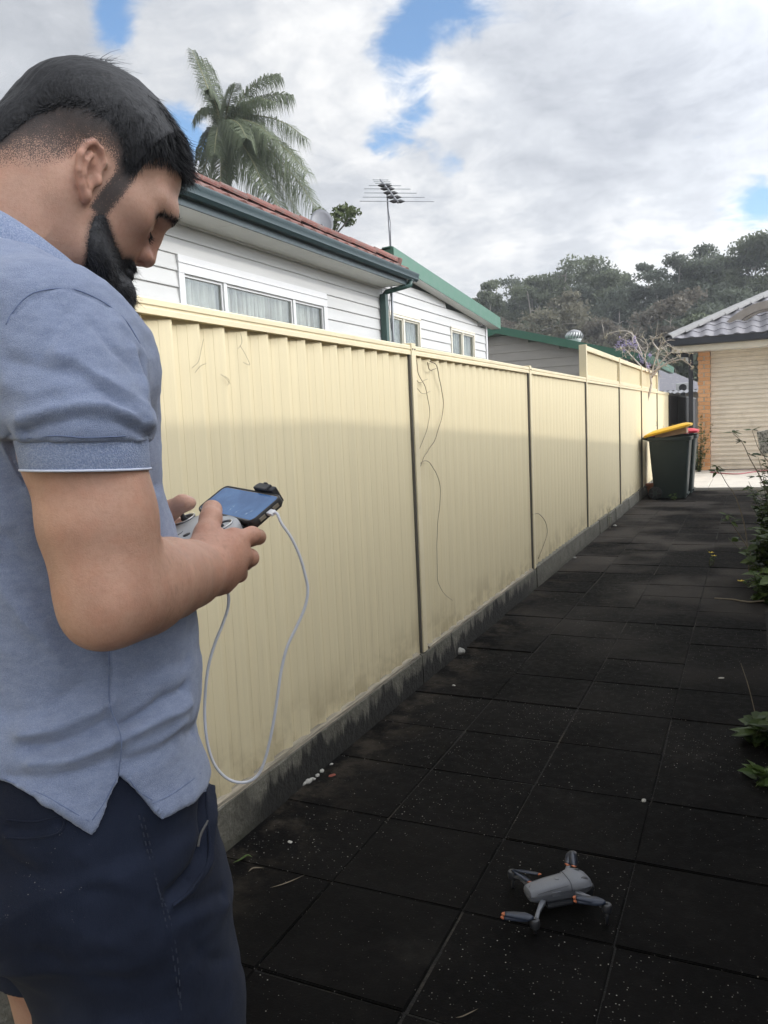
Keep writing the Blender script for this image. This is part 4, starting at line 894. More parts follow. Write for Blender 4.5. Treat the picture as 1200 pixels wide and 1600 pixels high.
stalk('thin weed stalk rising over the slab edge', [(1165, 830), (1150, 778), (1135, 755), (1121, 729)], 7.0, .005, [(1121, 729), (1119, 737)], 3)
stalk('dark weed stalk bent over the path joint', [(1175, 870), (1158, 840), (1145, 820), (1136, 805)], 6.6, .005, [(1136, 805), (1142, 815)], 4)
# creeping pale stem across the pavers
cs = MB().tube(spline([(.10, 5.95, .02), (.0, 5.93, .012), (-.10, 6.0, .008), (-.22, 6.02, .006)], 6), [.006]*9+[.005]*10, 5).build('fallen_stem', MSTD, None, True); tag(cs, 'pale fallen stem lying across the pavers from the bush', 'stem')
dd = plant('dandelion', 'yellow dandelion leaning out of the bright clump', (.07, 6.05, -.01), [(-.12, .0, .14, .9)], MLF2, MST, .05, .02, None, 8, 1)
plant('paver_weed', 'tiny flowering weed in the joint of the path', (-.295, 7.35, 0), [(0, 0, .11, .4), (.02, .01, .08, .4), (-.04, 0, .14, .5)], MLF2, MST, .03, .018, None, 9, 2)
plant('broad_weed', 'broad leafed weed at the right edge near the drone', (.045, 3.42, -.01), bush(7, .045, .12, .1), MLF, MST, .095, .05, None, 10, dens=5)
plant('broad_weed', 'lower pale leafed weed rosette at the right edge near the drone', (.075, 3.06, -.01), bush(6, .03, .06, .1), MLF2, MST, .085, .045, None, 11, dens=8)
# grass stalk with seed by the right weed
gs = MB().tube(spline([(.03, 3.75, 0), (.0, 3.78, .12), (-.03, 3.8, .21)], 5), .0018, 4).build('grass_stalk', MSTD, None); tag(gs, 'single pale grass stalk standing above the broad leafed weed', 'grass')
plant('pier_weed', 'yellow flowering weeds climbing the orange brick pier', (-.95, 17.9, .05), [(rq.gauss(0, .13), rq.gauss(0, .08), rq.uniform(.3, 1.25), .1) for _ in range(18)], MLF2, MST, .07, .035, None, 12, 10, 1.0)
plant('pier_weed', 'yellow flowering weed rising behind the yellow bin lid', (-1.40, 15.0, -.05), [(rq.gauss(.06, .1), rq.gauss(0, .08), rq.uniform(.9, 1.35), .3) for _ in range(8)], MLF2, MST, .06, .03, None, 13, 7, .8)
plant('fence_weed', 'small dry weed at the plinth near the third post', (-1.50, 9.6, .0), bush(4, .04, .28, .3), MLF2, MSTD, .03, .012, None, 14, dens=1, rad=.0025)
plant('fence_weed', 'tiny weed between bin wheel and path', (-1.02, 12.72, .0), bush(4, .03, .10, .3), MLF2, MST, .04, .02, None, 15, dens=4, rad=.0025)
# ---- debris on the path
MSTN = M('white_stone', (.36, .35, .32), .9, .1, 30, .4, 60)
def pebble(name, label, u, v, s_, group=None, m=None, flat=.6, cat='stone', seed=0):
    rr = random.Random(seed); bm = bmesh.new(); bmesh.ops.create_icosphere(bm, subdivisions=2, radius=1)
    for w in bm.verts: w.co = Vector((w.co.x*s_*1.25, w.co.y*s_*.85, w.co.z*s_*flat))*(1+.28*mnoise.noise(w.co*1.6+Vector((seed, 0, 0))))
    me = bpy.data.meshes.new(name); bm.to_mesh(me); bm.free(); p = onz(u, v, 0); o = link(name, me, None, m or MSTN); o.location = (p.x, p.y, s_*flat*.6); o.rotation_euler = (0, 0, rr.uniform(0, 6)); tag(o, label, cat, group)
pebble('stone', 'largest white stone chip against the plinth below the first post', 719, 1021, .024, None, None, .9, seed=1)
for q, (u, v, s_) in enumerate(((474, 1226, .013), (482, 1223, .015), (488, 1219, .011), (496, 1213, .010), (503, 1206, .011), (518, 1195, .007))): pebble('stone', ('lowest white stone chip in the row beside the near plinth', 'biggest white stone chip in the row beside the near plinth', 'third white stone chip up the row beside the near plinth', 'fourth white stone chip up the row beside the near plinth', 'fifth white stone chip up the row beside the near plinth', 'tiny topmost stone chip in the row beside the near plinth')[q], u, v, s_, 'white chips beside the near plinth', seed=q+3)
pebble('stone', 'small pale pebble on the paver below the big stone', 709, 1072, .008, seed=12); pebble('stone', 'pale pebble in the right hand path joint', 1006, 1252, .010, None, None, .5, seed=13); pebble('stone', 'flat pale chip on the paver left of the right weed', 1127, 1060, .013, None, None, .25, seed=14)
pebble('leaf_scrap', 'white scrap on the paver beside the dark joint near the man', 453, 1316, .008, None, None, .3, 'scrap', 15); pebble('stone', 'white chip at the plinth near the third post', 961, 822, .022, None, None, .5, seed=16); pebble('stone', 'little pale chip on the far path near the plinth', 898, 872, .014, None, None, .5, seed=17)
pebble('leaf_scrap', 'reddish leaf scrap by the plinth chips', 519, 1212, .014, None, M('red_leaf', (.20, .05, .03), .8), .15, 'leaf', 18)
def stick(name, label, px, r0, m, cat, z=.006): ps = spline([onz(u, v, z) for (u, v) in px], 5); o = MB().tube(ps, [r0*max(.12, 1-abs(2*i/(len(ps)-1)-1)**2) for i in range(len(ps))], 5, flat=.35).build(name, m, None, True); tag(o, label, cat)
stick('straw', 'pale straw lying on the dark paver right of the shorts', [(422, 1387), (440, 1382), (456, 1376), (476, 1367)], .0024, MSTD, 'straw')
stick('fallen_grass', 'green grass blade on the ground right of the shorts', [(364, 1348), (375, 1343), (386, 1336), (394, 1339)], .0042, MLF2, 'grass', .01); stick('fallen_grass', 'dull bent grass blade below the green one', [(388, 1362), (396, 1356), (412, 1356)], .0035, MSTD, 'grass', .01)
stick('straw', 'thin bent straw at the bottom of the path', [(712, 1590), (722, 1588), (735, 1582), (747, 1576)], .0018, MSTD, 'straw')
# ================================================================== SOFT BODIES (smoothly blended solids meshed with surface nets)
class Field:
    FAR = .05
    def __init__(s, lo, hi, h):
        s.lo = np.array(lo, np.float32); s.h = h; s.n = np.ceil((np.array(hi)-np.array(lo))/h).astype(int)+1
        s.ax = [s.lo[i]+h*np.arange(s.n[i], dtype=np.float32) for i in range(3)]
        s.D = np.full(s.n, s.FAR, np.float32)
    def box(s, lo, hi):
        sl_ = []
        for i in range(3):
            a = int(max(0, math.floor((lo[i]-s.lo[i])/s.h))); b = int(min(s.n[i], math.ceil((hi[i]-s.lo[i])/s.h)+1))
            if b <= a: return None
            sl_.append(slice(a, b))
        return tuple(sl_)
    def grid(s, sl_):
        return (s.ax[0][sl_[0]][:, None, None], s.ax[1][sl_[1]][None, :, None], s.ax[2][sl_[2]][None, None, :])
    def apply(s, sl_, d, k, op):
        c = s.D[sl_]
        if op == 'add':
            if k > 0: q = np.maximum(k-np.abs(c-d), 0)/k; s.D[sl_] = np.minimum(c, d)-q*q*k*.25
            else: s.D[sl_] = np.minimum(c, d)
        else:
            d = -d
            if k > 0: q = np.maximum(k-np.abs(c-d), 0)/k; s.D[sl_] = np.maximum(c, d)+q*q*k*.25
            else: s.D[sl_] = np.maximum(c, d)
    def cone(s, a, b, ra, rb, k=.01, op='add'):
        a = np.array(a, np.float32); b = np.array(b, np.float32); m = s.FAR+k
        sl_ = s.box(np.minimum(a-ra, b-rb)-m, np.maximum(a+ra, b+rb)+m)
        if sl_ is None: return s
        X, Y, Z = s.grid(sl_); d = b-a; L2 = float(d@d)+1e-12
        t = np.clip(((X-a[0])*d[0]+(Y-a[1])*d[1]+(Z-a[2])*d[2])/L2, 0, 1)
        dist = np.sqrt((X-a[0]-t*d[0])**2+(Y-a[1]-t*d[1])**2+(Z-a[2]-t*d[2])**2)-(ra+(rb-ra)*t)
        s.apply(sl_, dist, k, op); return s
    def chain(s, pts, rad, k=.01, op='add'):
        for i in range(len(pts)-1): s.cone(pts[i], pts[i+1], rad[i], rad[i+1], k, op)
        return s
    def ell(s, c, r, k=.01, Rm=None, op='add'):
        c = np.array(c, np.float32); r = np.array(r, np.float32); m = s.FAR+k; R_ = np.eye(3) if Rm is None else np.array(Rm)
        ext = np.sqrt(((R_*r[None, :])**2).sum(1)); sl_ = s.box(c-ext-m, c+ext+m)
        if sl_ is None: return s
        X, Y, Z = s.grid(sl_); P = [X-c[0], Y-c[1], Z-c[2]]
        q = [sum(R_[j, i]*P[j] for j in range(3)) for i in range(3)]
        k0 = np.sqrt(sum((q[i]/r[i])**2 for i in range(3))); k1 = np.sqrt(sum((q[i]/r[i]**2)**2 for i in range(3)))
        s.apply(sl_, (k0*(k0-1)/np.maximum(k1, 1e-6)).astype(np.float32), k, op); return s
    def fn(s, f, k=.01, op='add'):
        sl_ = (slice(0, s.n[0]), slice(0, s.n[1]), slice(0, s.n[2])); X, Y, Z = s.grid(sl_)
        s.apply(sl_, np.asarray(f(X, Y, Z), np.float32), k, op); return s
    def mesh(s, smooth=2):
        D = s.D; ins = D < 0; cn = [(i, j, k) for i in (0, 1) for j in (0, 1) for k in (0, 1)]
        n = s.n-1; cnt = sum(ins[i:i+n[0], j:j+n[1], k:k+n[2]].astype(np.int8) for (i, j, k) in cn)
        act = (cnt > 0) & (cnt < 8); I = np.argwhere(act); idx = -np.ones(n, np.int64); idx[tuple(I.T)] = np.arange(len(I))
        P = np.zeros((len(I), 3)); W_ = np.zeros(len(I))
        for a in cn:
            for ax in range(3):
                if a[ax]: continue
                b = list(a); b[ax] = 1
                d0 = D[I[:, 0]+a[0], I[:, 1]+a[1], I[:, 2]+a[2]]; d1 = D[I[:, 0]+b[0], I[:, 1]+b[1], I[:, 2]+b[2]]; c = (d0 < 0) != (d1 < 0)
                t = np.where(c, d0/np.where(c, d0-d1, 1), 0)
                q = np.tile(np.array(a, float), (len(I), 1)); q[:, ax] += t; P[c] += q[c]; W_[c] += 1
        V = s.lo+s.h*(I+P/W_[:, None]); Q = []
        for ax in range(3):
            o = [x for x in range(3) if x != ax]; sh = list(s.n); 
            A = [slice(None)]*3; B = [slice(None)]*3; A[ax] = slice(0, -1); B[ax] = slice(1, None)
            for x in o: A[x] = slice(1, -1); B[x] = slice(1, -1)
            e0 = ins[tuple(A)]; e1 = ins[tuple(B)]; E = np.argwhere(e0 != e1); fl = e0[tuple(E.T)]
            E[:, o[0]] += 1; E[:, o[1]] += 1
            def cell(da, db): c = E.copy(); c[:, o[0]] -= da; c[:, o[1]] -= db; return idx[tuple(c.T)]
            q = np.stack([cell(1, 1), cell(0, 1), cell(0, 0), cell(1, 0)], 1)
            flip = fl if ax != 1 else ~fl
            q[~flip] = q[~flip][:, ::-1]; Q.append(q)
        F = np.concatenate(Q); F = F[(F >= 0).all(1)]
        for _ in range(smooth): V = relax(V, F, .5); 
        return V, F
def relax(V, F, w=.5):
    S_ = np.zeros_like(V); N_ = np.zeros(len(V))
    for a, b in ((0, 1), (1, 2), (2, 3), (3, 0)):
        np.add.at(S_, F[:, a], V[F[:, b]]); np.add.at(S_, F[:, b], V[F[:, a]]); np.add.at(N_, F[:, a], 1); np.add.at(N_, F[:, b], 1)
    return V+(S_/np.maximum(N_, 1)[:, None]-V)*w
def vnormals(V, F):
    n = np.cross(V[F[:, 2]]-V[F[:, 0]], V[F[:, 3]]-V[F[:, 1]]); N_ = np.zeros_like(V)
    for i in range(4): np.add.at(N_, F[:, i], n)
    return N_/np.maximum(np.linalg.norm(N_, axis=1), 1e-12)[:, None]
def seg_dist(V, pts):
    """distance of every vertex to a polyline"""
    best = np.full(len(V), 9.0)
    for a, b in zip(pts, pts[1:]):
        a = np.array(a); b = np.array(b); d = b-a; t = np.clip(((V-a)@d)/(d@d+1e-12), 0, 1); best = np.minimum(best, np.linalg.norm(V-a-t[:, None]*d, axis=1))
    return best
def np_noise(V, sc, seed=0):
    """cheap smooth 3D value noise, -1..1"""
    P = V*sc+np.array([seed*7.3, seed*3.1, seed*5.7]); i = np.floor(P).astype(np.int64); f = P-i; f = f*f*(3-2*f); out = 0
    def hsh(a, b, c): h = (a*374761393+b*668265263+c*2147483647+seed*974711) & 0xffffffff; h = ((h ^ (h >> 13))*1274126177) & 0xffffffff; return ((h ^ (h >> 16)) & 0xffff)/32767.5-1
    for dx in (0, 1):
        for dy in (0, 1):
            for dz in (0, 1):
                w = (f[:, 0] if dx else 1-f[:, 0])*(f[:, 1] if dy else 1-f[:, 1])*(f[:, 2] if dz else 1-f[:, 2]); out = out+w*hsh(i[:, 0]+dx, i[:, 1]+dy, i[:, 2]+dz)
    return out
def set_col(me, name, C):
    at_ = me.color_attributes.new(name, 'FLOAT_COLOR', 'POINT'); C4 = np.ones((len(C), 4), np.float32); C4[:, :3] = C; at_.data.foreach_set('color', C4.ravel())
# ================================================================== THE MAN
PO = Vector((-.764, .655, 0)); PF = Vector((.506, .863, 0)).normalized(); PR = Vector((PF.y, -PF.x, 0))
man = empty('person', PO, math.atan2(PR.y, PR.x)); tag(man, 'man in blue polo shirt and navy shorts looking down at a drone controller', 'person')
def loc(u, v, r):
    """point seen at (u, v) lying r metres to the man's right, in his own frame"""
    d = ray(u, v); k = (r-(CAMP-PO).dot(PR))/d.dot(PR); P = CAMP+d*k-PO; return np.array((r, P.dot(PF), P.z))
HB = R(38); HC = np.array((0, .105, 1.655)); HM = np.array([[1, 0, 0], [0, math.cos(HB), math.sin(HB)], [0, -math.sin(HB), math.cos(HB)]])   # head -> man
def h2m(q): return HC+np.asarray(q)@HM.T
def m2h(p): return (np.asarray(p)-HC)@HM
def smooth01(x, a, b): t = np.clip((x-a)/(b-a), 0, 1); return t*t*(3-2*t)
# ---------------- head
def head_field(h=.002):
    f = Field((-.115, -.135, -.235), (.115, .140, .15), h)
    f.ell((0, -.004, .035), (.0775, .099, .086), .02).ell((0, .030, -.035), (.066, .066, .080), .03)
    nb = m2h((0, -.012, 1.46)); f.cone((0, -.030, -.055), nb, .062, .070, .03); f.cone((0, -.055, -.02), m2h((0, -.045, 1.47)), .045, .06, .03)
    for s_ in (-1, 1):
        f.ell((s_*.046, .052, -.014), (.022, .030, .020), .02)
        f.chain([(s_*.054, -.004, -.058), (s_*.045, .040, -.090), (0, .076, -.103)], [.019, .020, .022], .02)
        f.cone((s_*.05, -.01, -.05), (s_*.02, nb[1]+.035, nb[2]+.01), .014, .016, .02)
    f.ell((0, .080, -.098), (.026, .020, .020), .015)
    f.chain([(-.050, .068, .016), (-.02, .087, .022), (.02, .087, .022), (.050, .068, .016)], [.010, .012, .012, .010], .02)
    for s_ in (-1, 1): f.ell((s_*.035, .098, -.008), (.020, .020, .012), .012, op='sub'); f.ell((s_*.033, .0725, -.012), (.0155, .0148, .0120), .004); f.chain([(s_*.020, .0870, -.017), (s_*.033, .0880, -.0195), (s_*.046, .079, -.018)], [.0012, .0014, .0012], .003); f.chain([(s_*.020, .085, -.004), (s_*.034, .0845, -.001), (s_*.048, .074, -.006)], [.0012, .0012, .0012], .004)
    f.chain([(0, .089, .022), (0, .0955, -.004), (0, .1035, -.030)], [.0075, .0090, .0122], .012)
    for s_ in (-1, 1): f.ell((s_*.0125, .0965, -.034), (.0095, .012, .0085), .006); f.ell((s_*.0075, .1015, -.0415), (.0035, .006, .003), .002, op='sub')
    f.ell((0, .0935, -.056), (.023, .009, .0058), .005).ell((0, .0915, -.0675), (.020, .009, .0066), .005)
    # ears
    for s_ in (-1, 1):
        el = np.array((0, -.39, .92)); ef = np.array((0, .92, .39)); eo = np.array((s_, 0, 0)); c25, s25 = math.cos(R(28)), math.sin(R(28))
        bk = -ef*c25+eo*s25; nn = eo*c25+ef*s25; c = np.array((s_*.080, -.004, -.028)); Rm = np.stack([el, bk, nn], 1)
        P = lambda a, b, n=0.0: c+el*a+bk*b+nn*n
        f.ell(P(.004, .003, -.001), (.029, .017, .0042), .006, Rm)
        f.ell(P(.004, .001, -.007), (.020, .010, .010), .006, Rm)
        f.ell(P(-.003, .001, .0055), (.013, .0085, .0075), .004, Rm, op='sub'); f.ell(P(.014, .006, .0065), (.010, .006, .005), .004, Rm, op='sub')
        hel = [P(.004, -.012, .001), P(.018, -.014, .002), P(.029, -.006, .003), P(.031, .006, .004), P(.024, .016, .005), P(.010, .0195, .005), P(-.006, .017, .004), P(-.018, .010, .003), P(-.026, .002, .001)]
        f.chain(hel, [.003, .0036, .004, .0042, .0042, .0040, .0036, .0036, .0055], .003)
        f.chain([P(.018, .004, .003), P(.008, .0095, .0035), P(-.006, .009, .003), P(-.014, .003, .002)], [.0028, .003, .003, .003], .003)
        f.ell(P(-.026, -.002, .0), (.0085, .0065, .0042), .004, Rm); f.ell(P(-.004, -.012, .003), (.006, .004, .004), .004, Rm)
    return f
hf = head_field(); HV, HF_ = hf.mesh(2)
def beard_w(q):
    x, y, z = q[:, 0], q[:, 1], q[:, 2]; ax = np.abs(x)
    top = np.interp(y, [.015, .034, .043, .062, .078, .088, .12], [-.044, -.044, -.050, -.060, -.062, -.050, -.044])
    back = np.interp(z, [-.13, -.11, -.088, -.068, -.04, -.01], [.055, .044, .030, .022, .020, .018])
    return smooth01(top-z, -.006, .014)*smooth01(y-back, -.004, .016)*smooth01(z, -.138, -.122)*(1-smooth01(.012-ax, 0, .006)*smooth01(z, -.074, -.07)*smooth01(-.050-z, 0, .004)*(y > .085))
def hair_w(q):
    """1 where the long dark hair grows"""
    x, y, z = q[:, 0], q[:, 1], q[:, 2]; ax = np.abs(x)
    zb = np.interp(y, [-.10, -.089, -.083, -.077, -.063, -.047, -.017, .005, .014, .028, .035, .050, .075, .10], [-.07, -.062, -.032, -.007, .018, .031, .035, .028, .014, .004, .034, .062, .074, .080])
    zb = zb+np.where(ax < .055, (.055-ax)*np.interp(y, [-.05, .0, .06], [-.3, 0, 0.22]), 0)
    return zb, smooth01(z-zb, -.010, .010)
def stubble_w(q):
    x, y, z = q[:, 0], q[:, 1], q[:, 2]
    zl = np.interp(y, [-.10, -.072, -.045, -.029, -.020, .0, .012, .024, .034], [-.10, -.090, -.070, -.042, -.008, .002, -.002, -.03, -.03]); zb, w = hair_w(q)
    return np.clip((z-zl)/np.maximum(zb-zl, .01), 0, 1)*(y < .034)
SK = np.array((.50, .300, .218)); DKH = np.array((.024, .023, .026))
n1_ = np_noise(HV, 160, 1); n2_ = np_noise(HV, 420, 2); n3_ = np_noise(HV, 45, 3)
skc = SK*(1+.06*n3_[:, None]+.02*n1_[:, None])*np.array((1, 1, 1))
hw = hair_w(HV)[1]; sw = stubble_w(HV); bw_ = beard_w(HV)
red = np.exp(-((HV[:, 1]-.10)**2+(HV[:, 2]+.03)**2)/.0006)+.7*(np.abs(HV[:, 0]) > .078); skc = skc*(1-red[:, None]*np.array((-.06, .06, .06)))
lip = np.exp(-((HV[:, 2]+.062)/.010)**2)*(HV[:, 1] > .088)*(np.abs(HV[:, 0]) < .024); skc = skc*(1-lip[:, None]*np.array((.15, .38, .30)))
dens = np.clip(.20*smooth01(sw, 0, .3)+.80*sw, 0, 1)*(1+.10*n1_)*(sw > 0)
m_ = np.maximum(hw, bw_); dens = np.clip(np.maximum(dens, 1.0*hw), 0, 1); 
sb_ = smooth01(HV[:, 1], .012, .020)*(1-smooth01(HV[:, 1], .030, .042))*smooth01(.012-HV[:, 2], 0, .01)*smooth01(HV[:, 2], -.06, -.05)*.85*(np.abs(HV[:, 0]) > .05)
dens = np.maximum(dens, sb_); dens = np.maximum(dens, np.clip(1.15*bw_, 0, 1)); dens = np.maximum(dens, .45*beard_w(HV-np.array((0, .010, -.012)))); skc = skc*(1-m_[:, None]*.96)+DKH*m_[:, None]*.96
axh = np.abs(HV[:, 0]); brow = np.exp(-((HV[:, 2]-np.interp(axh, [.010, .03, .045, .058], [.022, .019, .008, -.004]))/.0068)**2)*(HV[:, 1] > .05)*smooth01(axh, .009, .014)*(1-smooth01(axh, .056, .064)); skc = skc*(1-.85*brow[:, None])+DKH*.85*brow[:, None]
neckst = smooth01(-.085-HV[:, 2], 0, .03)*(HV[:, 1] > .0)*.35; skc = skc*(1-neckst[:, None])+neckst[:, None]*np.array((.12, .08, .065))
t = NT('skin'); vc = t.n('ShaderNodeVertexColor'); vc.layer_name = 'tone'
vd = t.n('ShaderNodeVertexColor'); vd.layer_name = 'stub'; sd = t.n('ShaderNodeSeparateColor'); t.L.new(vd.outputs[0], sd.inputs[0]); fine = t.noise(1500, 2, .6, t.scale(t.obj(), (1, .55, .45)))
pn = t.noise(240, 4, .6, t.obj()); blo = t.noise(34, 5, .65, t.obj()); c0_ = t.mix(t.ramp(blo, .42, .68, 0, .5), vc.outputs[0], t.mix(1.0, vc.outputs[0], (.94, .80, .76), 'MULTIPLY')); c = t.mix(t.ramp(pn, .4, .7, 0, .35), c0_, t.mix(1.0, vc.outputs[0], (.80, .74, .70), 'MULTIPLY'))
stb = t.math('MULTIPLY', t.ramp(t.math('ADD', fine, t.math('MULTIPLY', sd.outputs[0], .55)), .62, .86), t.ramp(sd.outputs[0], .02, .25)); stb = t.math('ADD', t.math('MULTIPLY', stb, .75), t.math('MULTIPLY', sd.outputs[0], .22), True); c = t.mix(stb, c, (.022, .020, .021))
t.set(Base_Color=c, Roughness=.52, Specular_IOR_Level=.38, Subsurface_Weight=.12, Subsurface_Radius=(.010, .004, .002), Subsurface_Scale=.6); t.bump(t.math('ADD', t.noise(700, 3, .6, t.obj()), t.math('MULTIPLY', pn, .8)), .42, .0016); MSKIN = t.m
body_V = [h2m(HV)]; body_F = [HF_]; body_C = [skc]; body_S = [np.repeat(dens[:, None], 3, 1)]
# ---------------- arms and hands
def arm_field(h, s_, thumb):
    lo = (-.02, -.075, 1.10) if s_ > 0 else (-.33, -.075, 1.10); hi = (.335, .30, 1.44) if s_ > 0 else (.02, .30, 1.44)
    f = Field(lo, hi, h); m = lambda p: (s_*p[0], p[1]-(0 if s_ > 0 else .06*max(0, min(1, (.17-p[1])/.15))*(p[0] > .11)), p[2])
    f.chain([m((.212, .004, 1.43)), m((.233, .010, 1.34)), m((.248, .016, 1.27)), m((.258, .022, 1.205))], [.050, .0478, .0470, .042], .02)
    f.ell(m((.256, .028, 1.285)), (.034, .031, .065), .03)                                     # biceps
    f.chain([m((.258, .020, 1.206)), m((.222, .060, 1.202)), m((.175, .105, 1.197)), m((.135, .143, 1.191)), m((.117, .160, 1.188))], [.042, .042, .037, .032, .029], .03)
    f.ell(m((.266, .004, 1.186)), (.022, .020, .020), .02)                                      # elbow point
    f.ell(m((.232, .055, 1.222)), (.028, .028, .022), .02)                                      # brachioradialis
    # palm
    idx, mid, rng_, pky = (.089, .219, 1.214), (.093, .224, 1.197), (.089, .217, 1.179), (.083, .205, 1.163)
    w = (.115, .163, 1.187)
    for p, r_ in ((idx, .0155), (mid, .0155), (rng_, .0145), (pky, .0135)): f.cone(m(w), m(p), .026, r_, .012)
    f.ell(m((.100, .190, 1.190)), (.017, .034, .034), .012)
    f.chain([m(w), m((.100, .172, 1.204)), m(thumb[0])], [.022, .019, .0150], .012)              # thumb mount
    f.cone(m((.100, .178, 1.200)), m(idx), .017, .014, .012)                                      # web
    # fingers curl round and under the controller
    f.chain([m(idx), m((.086, .246, 1.219)), m((.068, .263, 1.213)), m((.048, .261, 1.206))], [.0125, .0108, .0096, .0084], .004)
    f.chain([m(mid), m((.082, .243, 1.190)), m((.060, .246, 1.181)), m((.040, .238, 1.177))], [.0128, .0112, .0100, .0086], .004)
    f.chain([m(rng_), m((.072, .231, 1.170)), m((.052, .231, 1.166)), m((.036, .224, 1.168))], [.0118, .0105, .0094, .0082], .004)
    f.chain([m(pky), m((.066, .213, 1.157)), m((.050, .214, 1.155)), m((.038, .208, 1.158))], [.0108, .0095, .0086, .0076], .004)
    f.chain([m(q) for q in thumb], [.0150, .0128, .0112, .0092], .008)
    tp = np.array(m(thumb[-1])); f.ell(tp+np.array((0, .001, .0015)), (.0096, .0105, .0075), .004)
    f.ell(m(idx), (.0135, .0135, .0145), .006)
    return f
TH_R = [(.082, .188, 1.226), (.062, .203, 1.243), (.046, .212, 1.2515), (.038, .215, 1.2505)]; TH_L = [(.084, .185, 1.228), (.068, .200, 1.246), (.050, .210, 1.2550), (.040, .214, 1.2545)]
for s_, h, th in ((1, .0021, TH_R), (-1, .0026, TH_L)):
    V, F = arm_field(h, s_, th).mesh(2); N_ = vnormals(V, F)
    # creases over the finger joints, tendons and veins on the back of the hand
    sx = np.array((s_, 1, 1))
    def crz(p, q, w, d):
        global V
        V = V+N_*(d*np.exp(-(seg_dist(V, [np.array(p)*sx, np.array(q)*sx])/w)**2))[:, None]
    crz((.112, .175, 1.195), (.098, .214, 1.200), .0028, .0011); crz((.114, .176, 1.184), (.102, .214, 1.181), .0028, .0010); crz((.114, .180, 1.200), (.106, .205, 1.188), .002, .0007)
    crz((.099, .246, 1.213), (.094, .247, 1.228), .0016, -.0009); crz((.102, .243, 1.213), (.097, .243, 1.228), .0016, -.0007); crz((.066, .213, 1.256), (.055, .201, 1.255), .0016, -.0008); crz((.104, .168, 1.214), (.118, .164, 1.204), .002, -.0008); crz((.121, .158, 1.212), (.128, .150, 1.170), .0016, -.0008); crz((.100, .225, 1.206), (.104, .210, 1.206), .004, -.0016); crz((.102, .222, 1.188), (.106, .206, 1.189), .004, -.0014); crz((.205, .062, 1.235), (.262, .064, 1.240), .006, -.004)
    nz = np_noise(V, 40, 5); nz2 = np_noise(V, 150, 6); c_ = SK*(1.0+.09*nz[:, None]+.04*nz2[:, None])*np.array((1.0, .97, .95))
    dist = np.linalg.norm(V-np.array((s_*.10, .20, 1.19)), axis=1); handr = smooth01(.09-dist, 0, .05)[:, None]; c_ = c_*(1-handr*np.array((.02, .08, .09)))
    # nails
    tn = np.array(th[-1])*sx+np.array((0, .004, .0075)); nd_ = np.linalg.norm((V-tn)/np.array((.0062, .0072, .005)), axis=1); nl = smooth01(1-nd_, 0, .25)[:, None]; c_ = c_*(1-nl)+nl*np.array((.52, .34, .29))
    hair = smooth01(.16-np.linalg.norm(V-np.array((s_*.18, .10, 1.2)), axis=1), 0, .06)*np.clip(np_noise(V*np.array((1, 1, .35)), 420, 8)-.25, 0, 1)*.55; c_ = c_*(1-hair[:, None]*.5)
    body_V.append(V); body_F.append(F); body_C.append(c_)
# ---------------- torso core and legs (mostly under the clothes)
tf = Field((-.21, -.16, .86), (.21, .20, 1.52), .008)
tf.cone((0, .025, 1.0), (0, .025, 1.2), .105, .095, .03).cone((0, .025, 1.2), (0, .02, 1.38), .095, .095, .03).cone((-.15, .0, 1.42), (.15, .0, 1.42), .06, .06, .05).cone((0, -.01, 1.40), (0, -.012, 1.47), .07, .068, .04)
V, F = tf.mesh(1); body_V.append(V); body_F.append(F); body_C.append(np.tile(SK, (len(V), 1)))
LEG_R = [(.100, .035, .95), (.108, .060, .70), (.112, .065, .50), (.112, .035, .30), (.112, .010, .10)]; LEG_L = [(-.10, .025, .95), (-.105, .020, .70), (-.105, .015, .50), (-.105, -.02, .30), (-.105, -.05, .10)]
for lg in (LEG_R, LEG_L):
    pts = np.array(lg); lf = Field(pts.min(0)-np.array((.13, .13, .09)), pts.max(0)+np.array((.13, .13, .02)), .006)
    lf.chain(pts, [.095, .085, .058, .050, .034], .03).ell(pts[3]+np.array((0, -.018, .07)), (.045, .05, .09), .03).cone(pts[4], pts[4]+np.array((0, .02, -.06)), .036, .04, .02)
    V, F = lf.mesh(1); body_V.append(V); body_F.append(F); body_C.append(np.tile(SK*.95, (len(V), 1))*(1+.06*np_noise(V, 40, 4))[:, None])
off = np.cumsum([0]+[len(v) for v in body_V[:-1]]); bV = np.concatenate(body_V); bF = np.concatenate([f+o for f, o in zip(body_F, off)]); bC = np.concatenate(body_C)
me = npmesh('body', bV, bF, MSKIN, True); set_col(me, 'tone', bC); bS = np.zeros((len(bV), 3)); bS[:len(HV)] = body_S[0]; set_col(me, 'stub', bS); link('body', me, man)
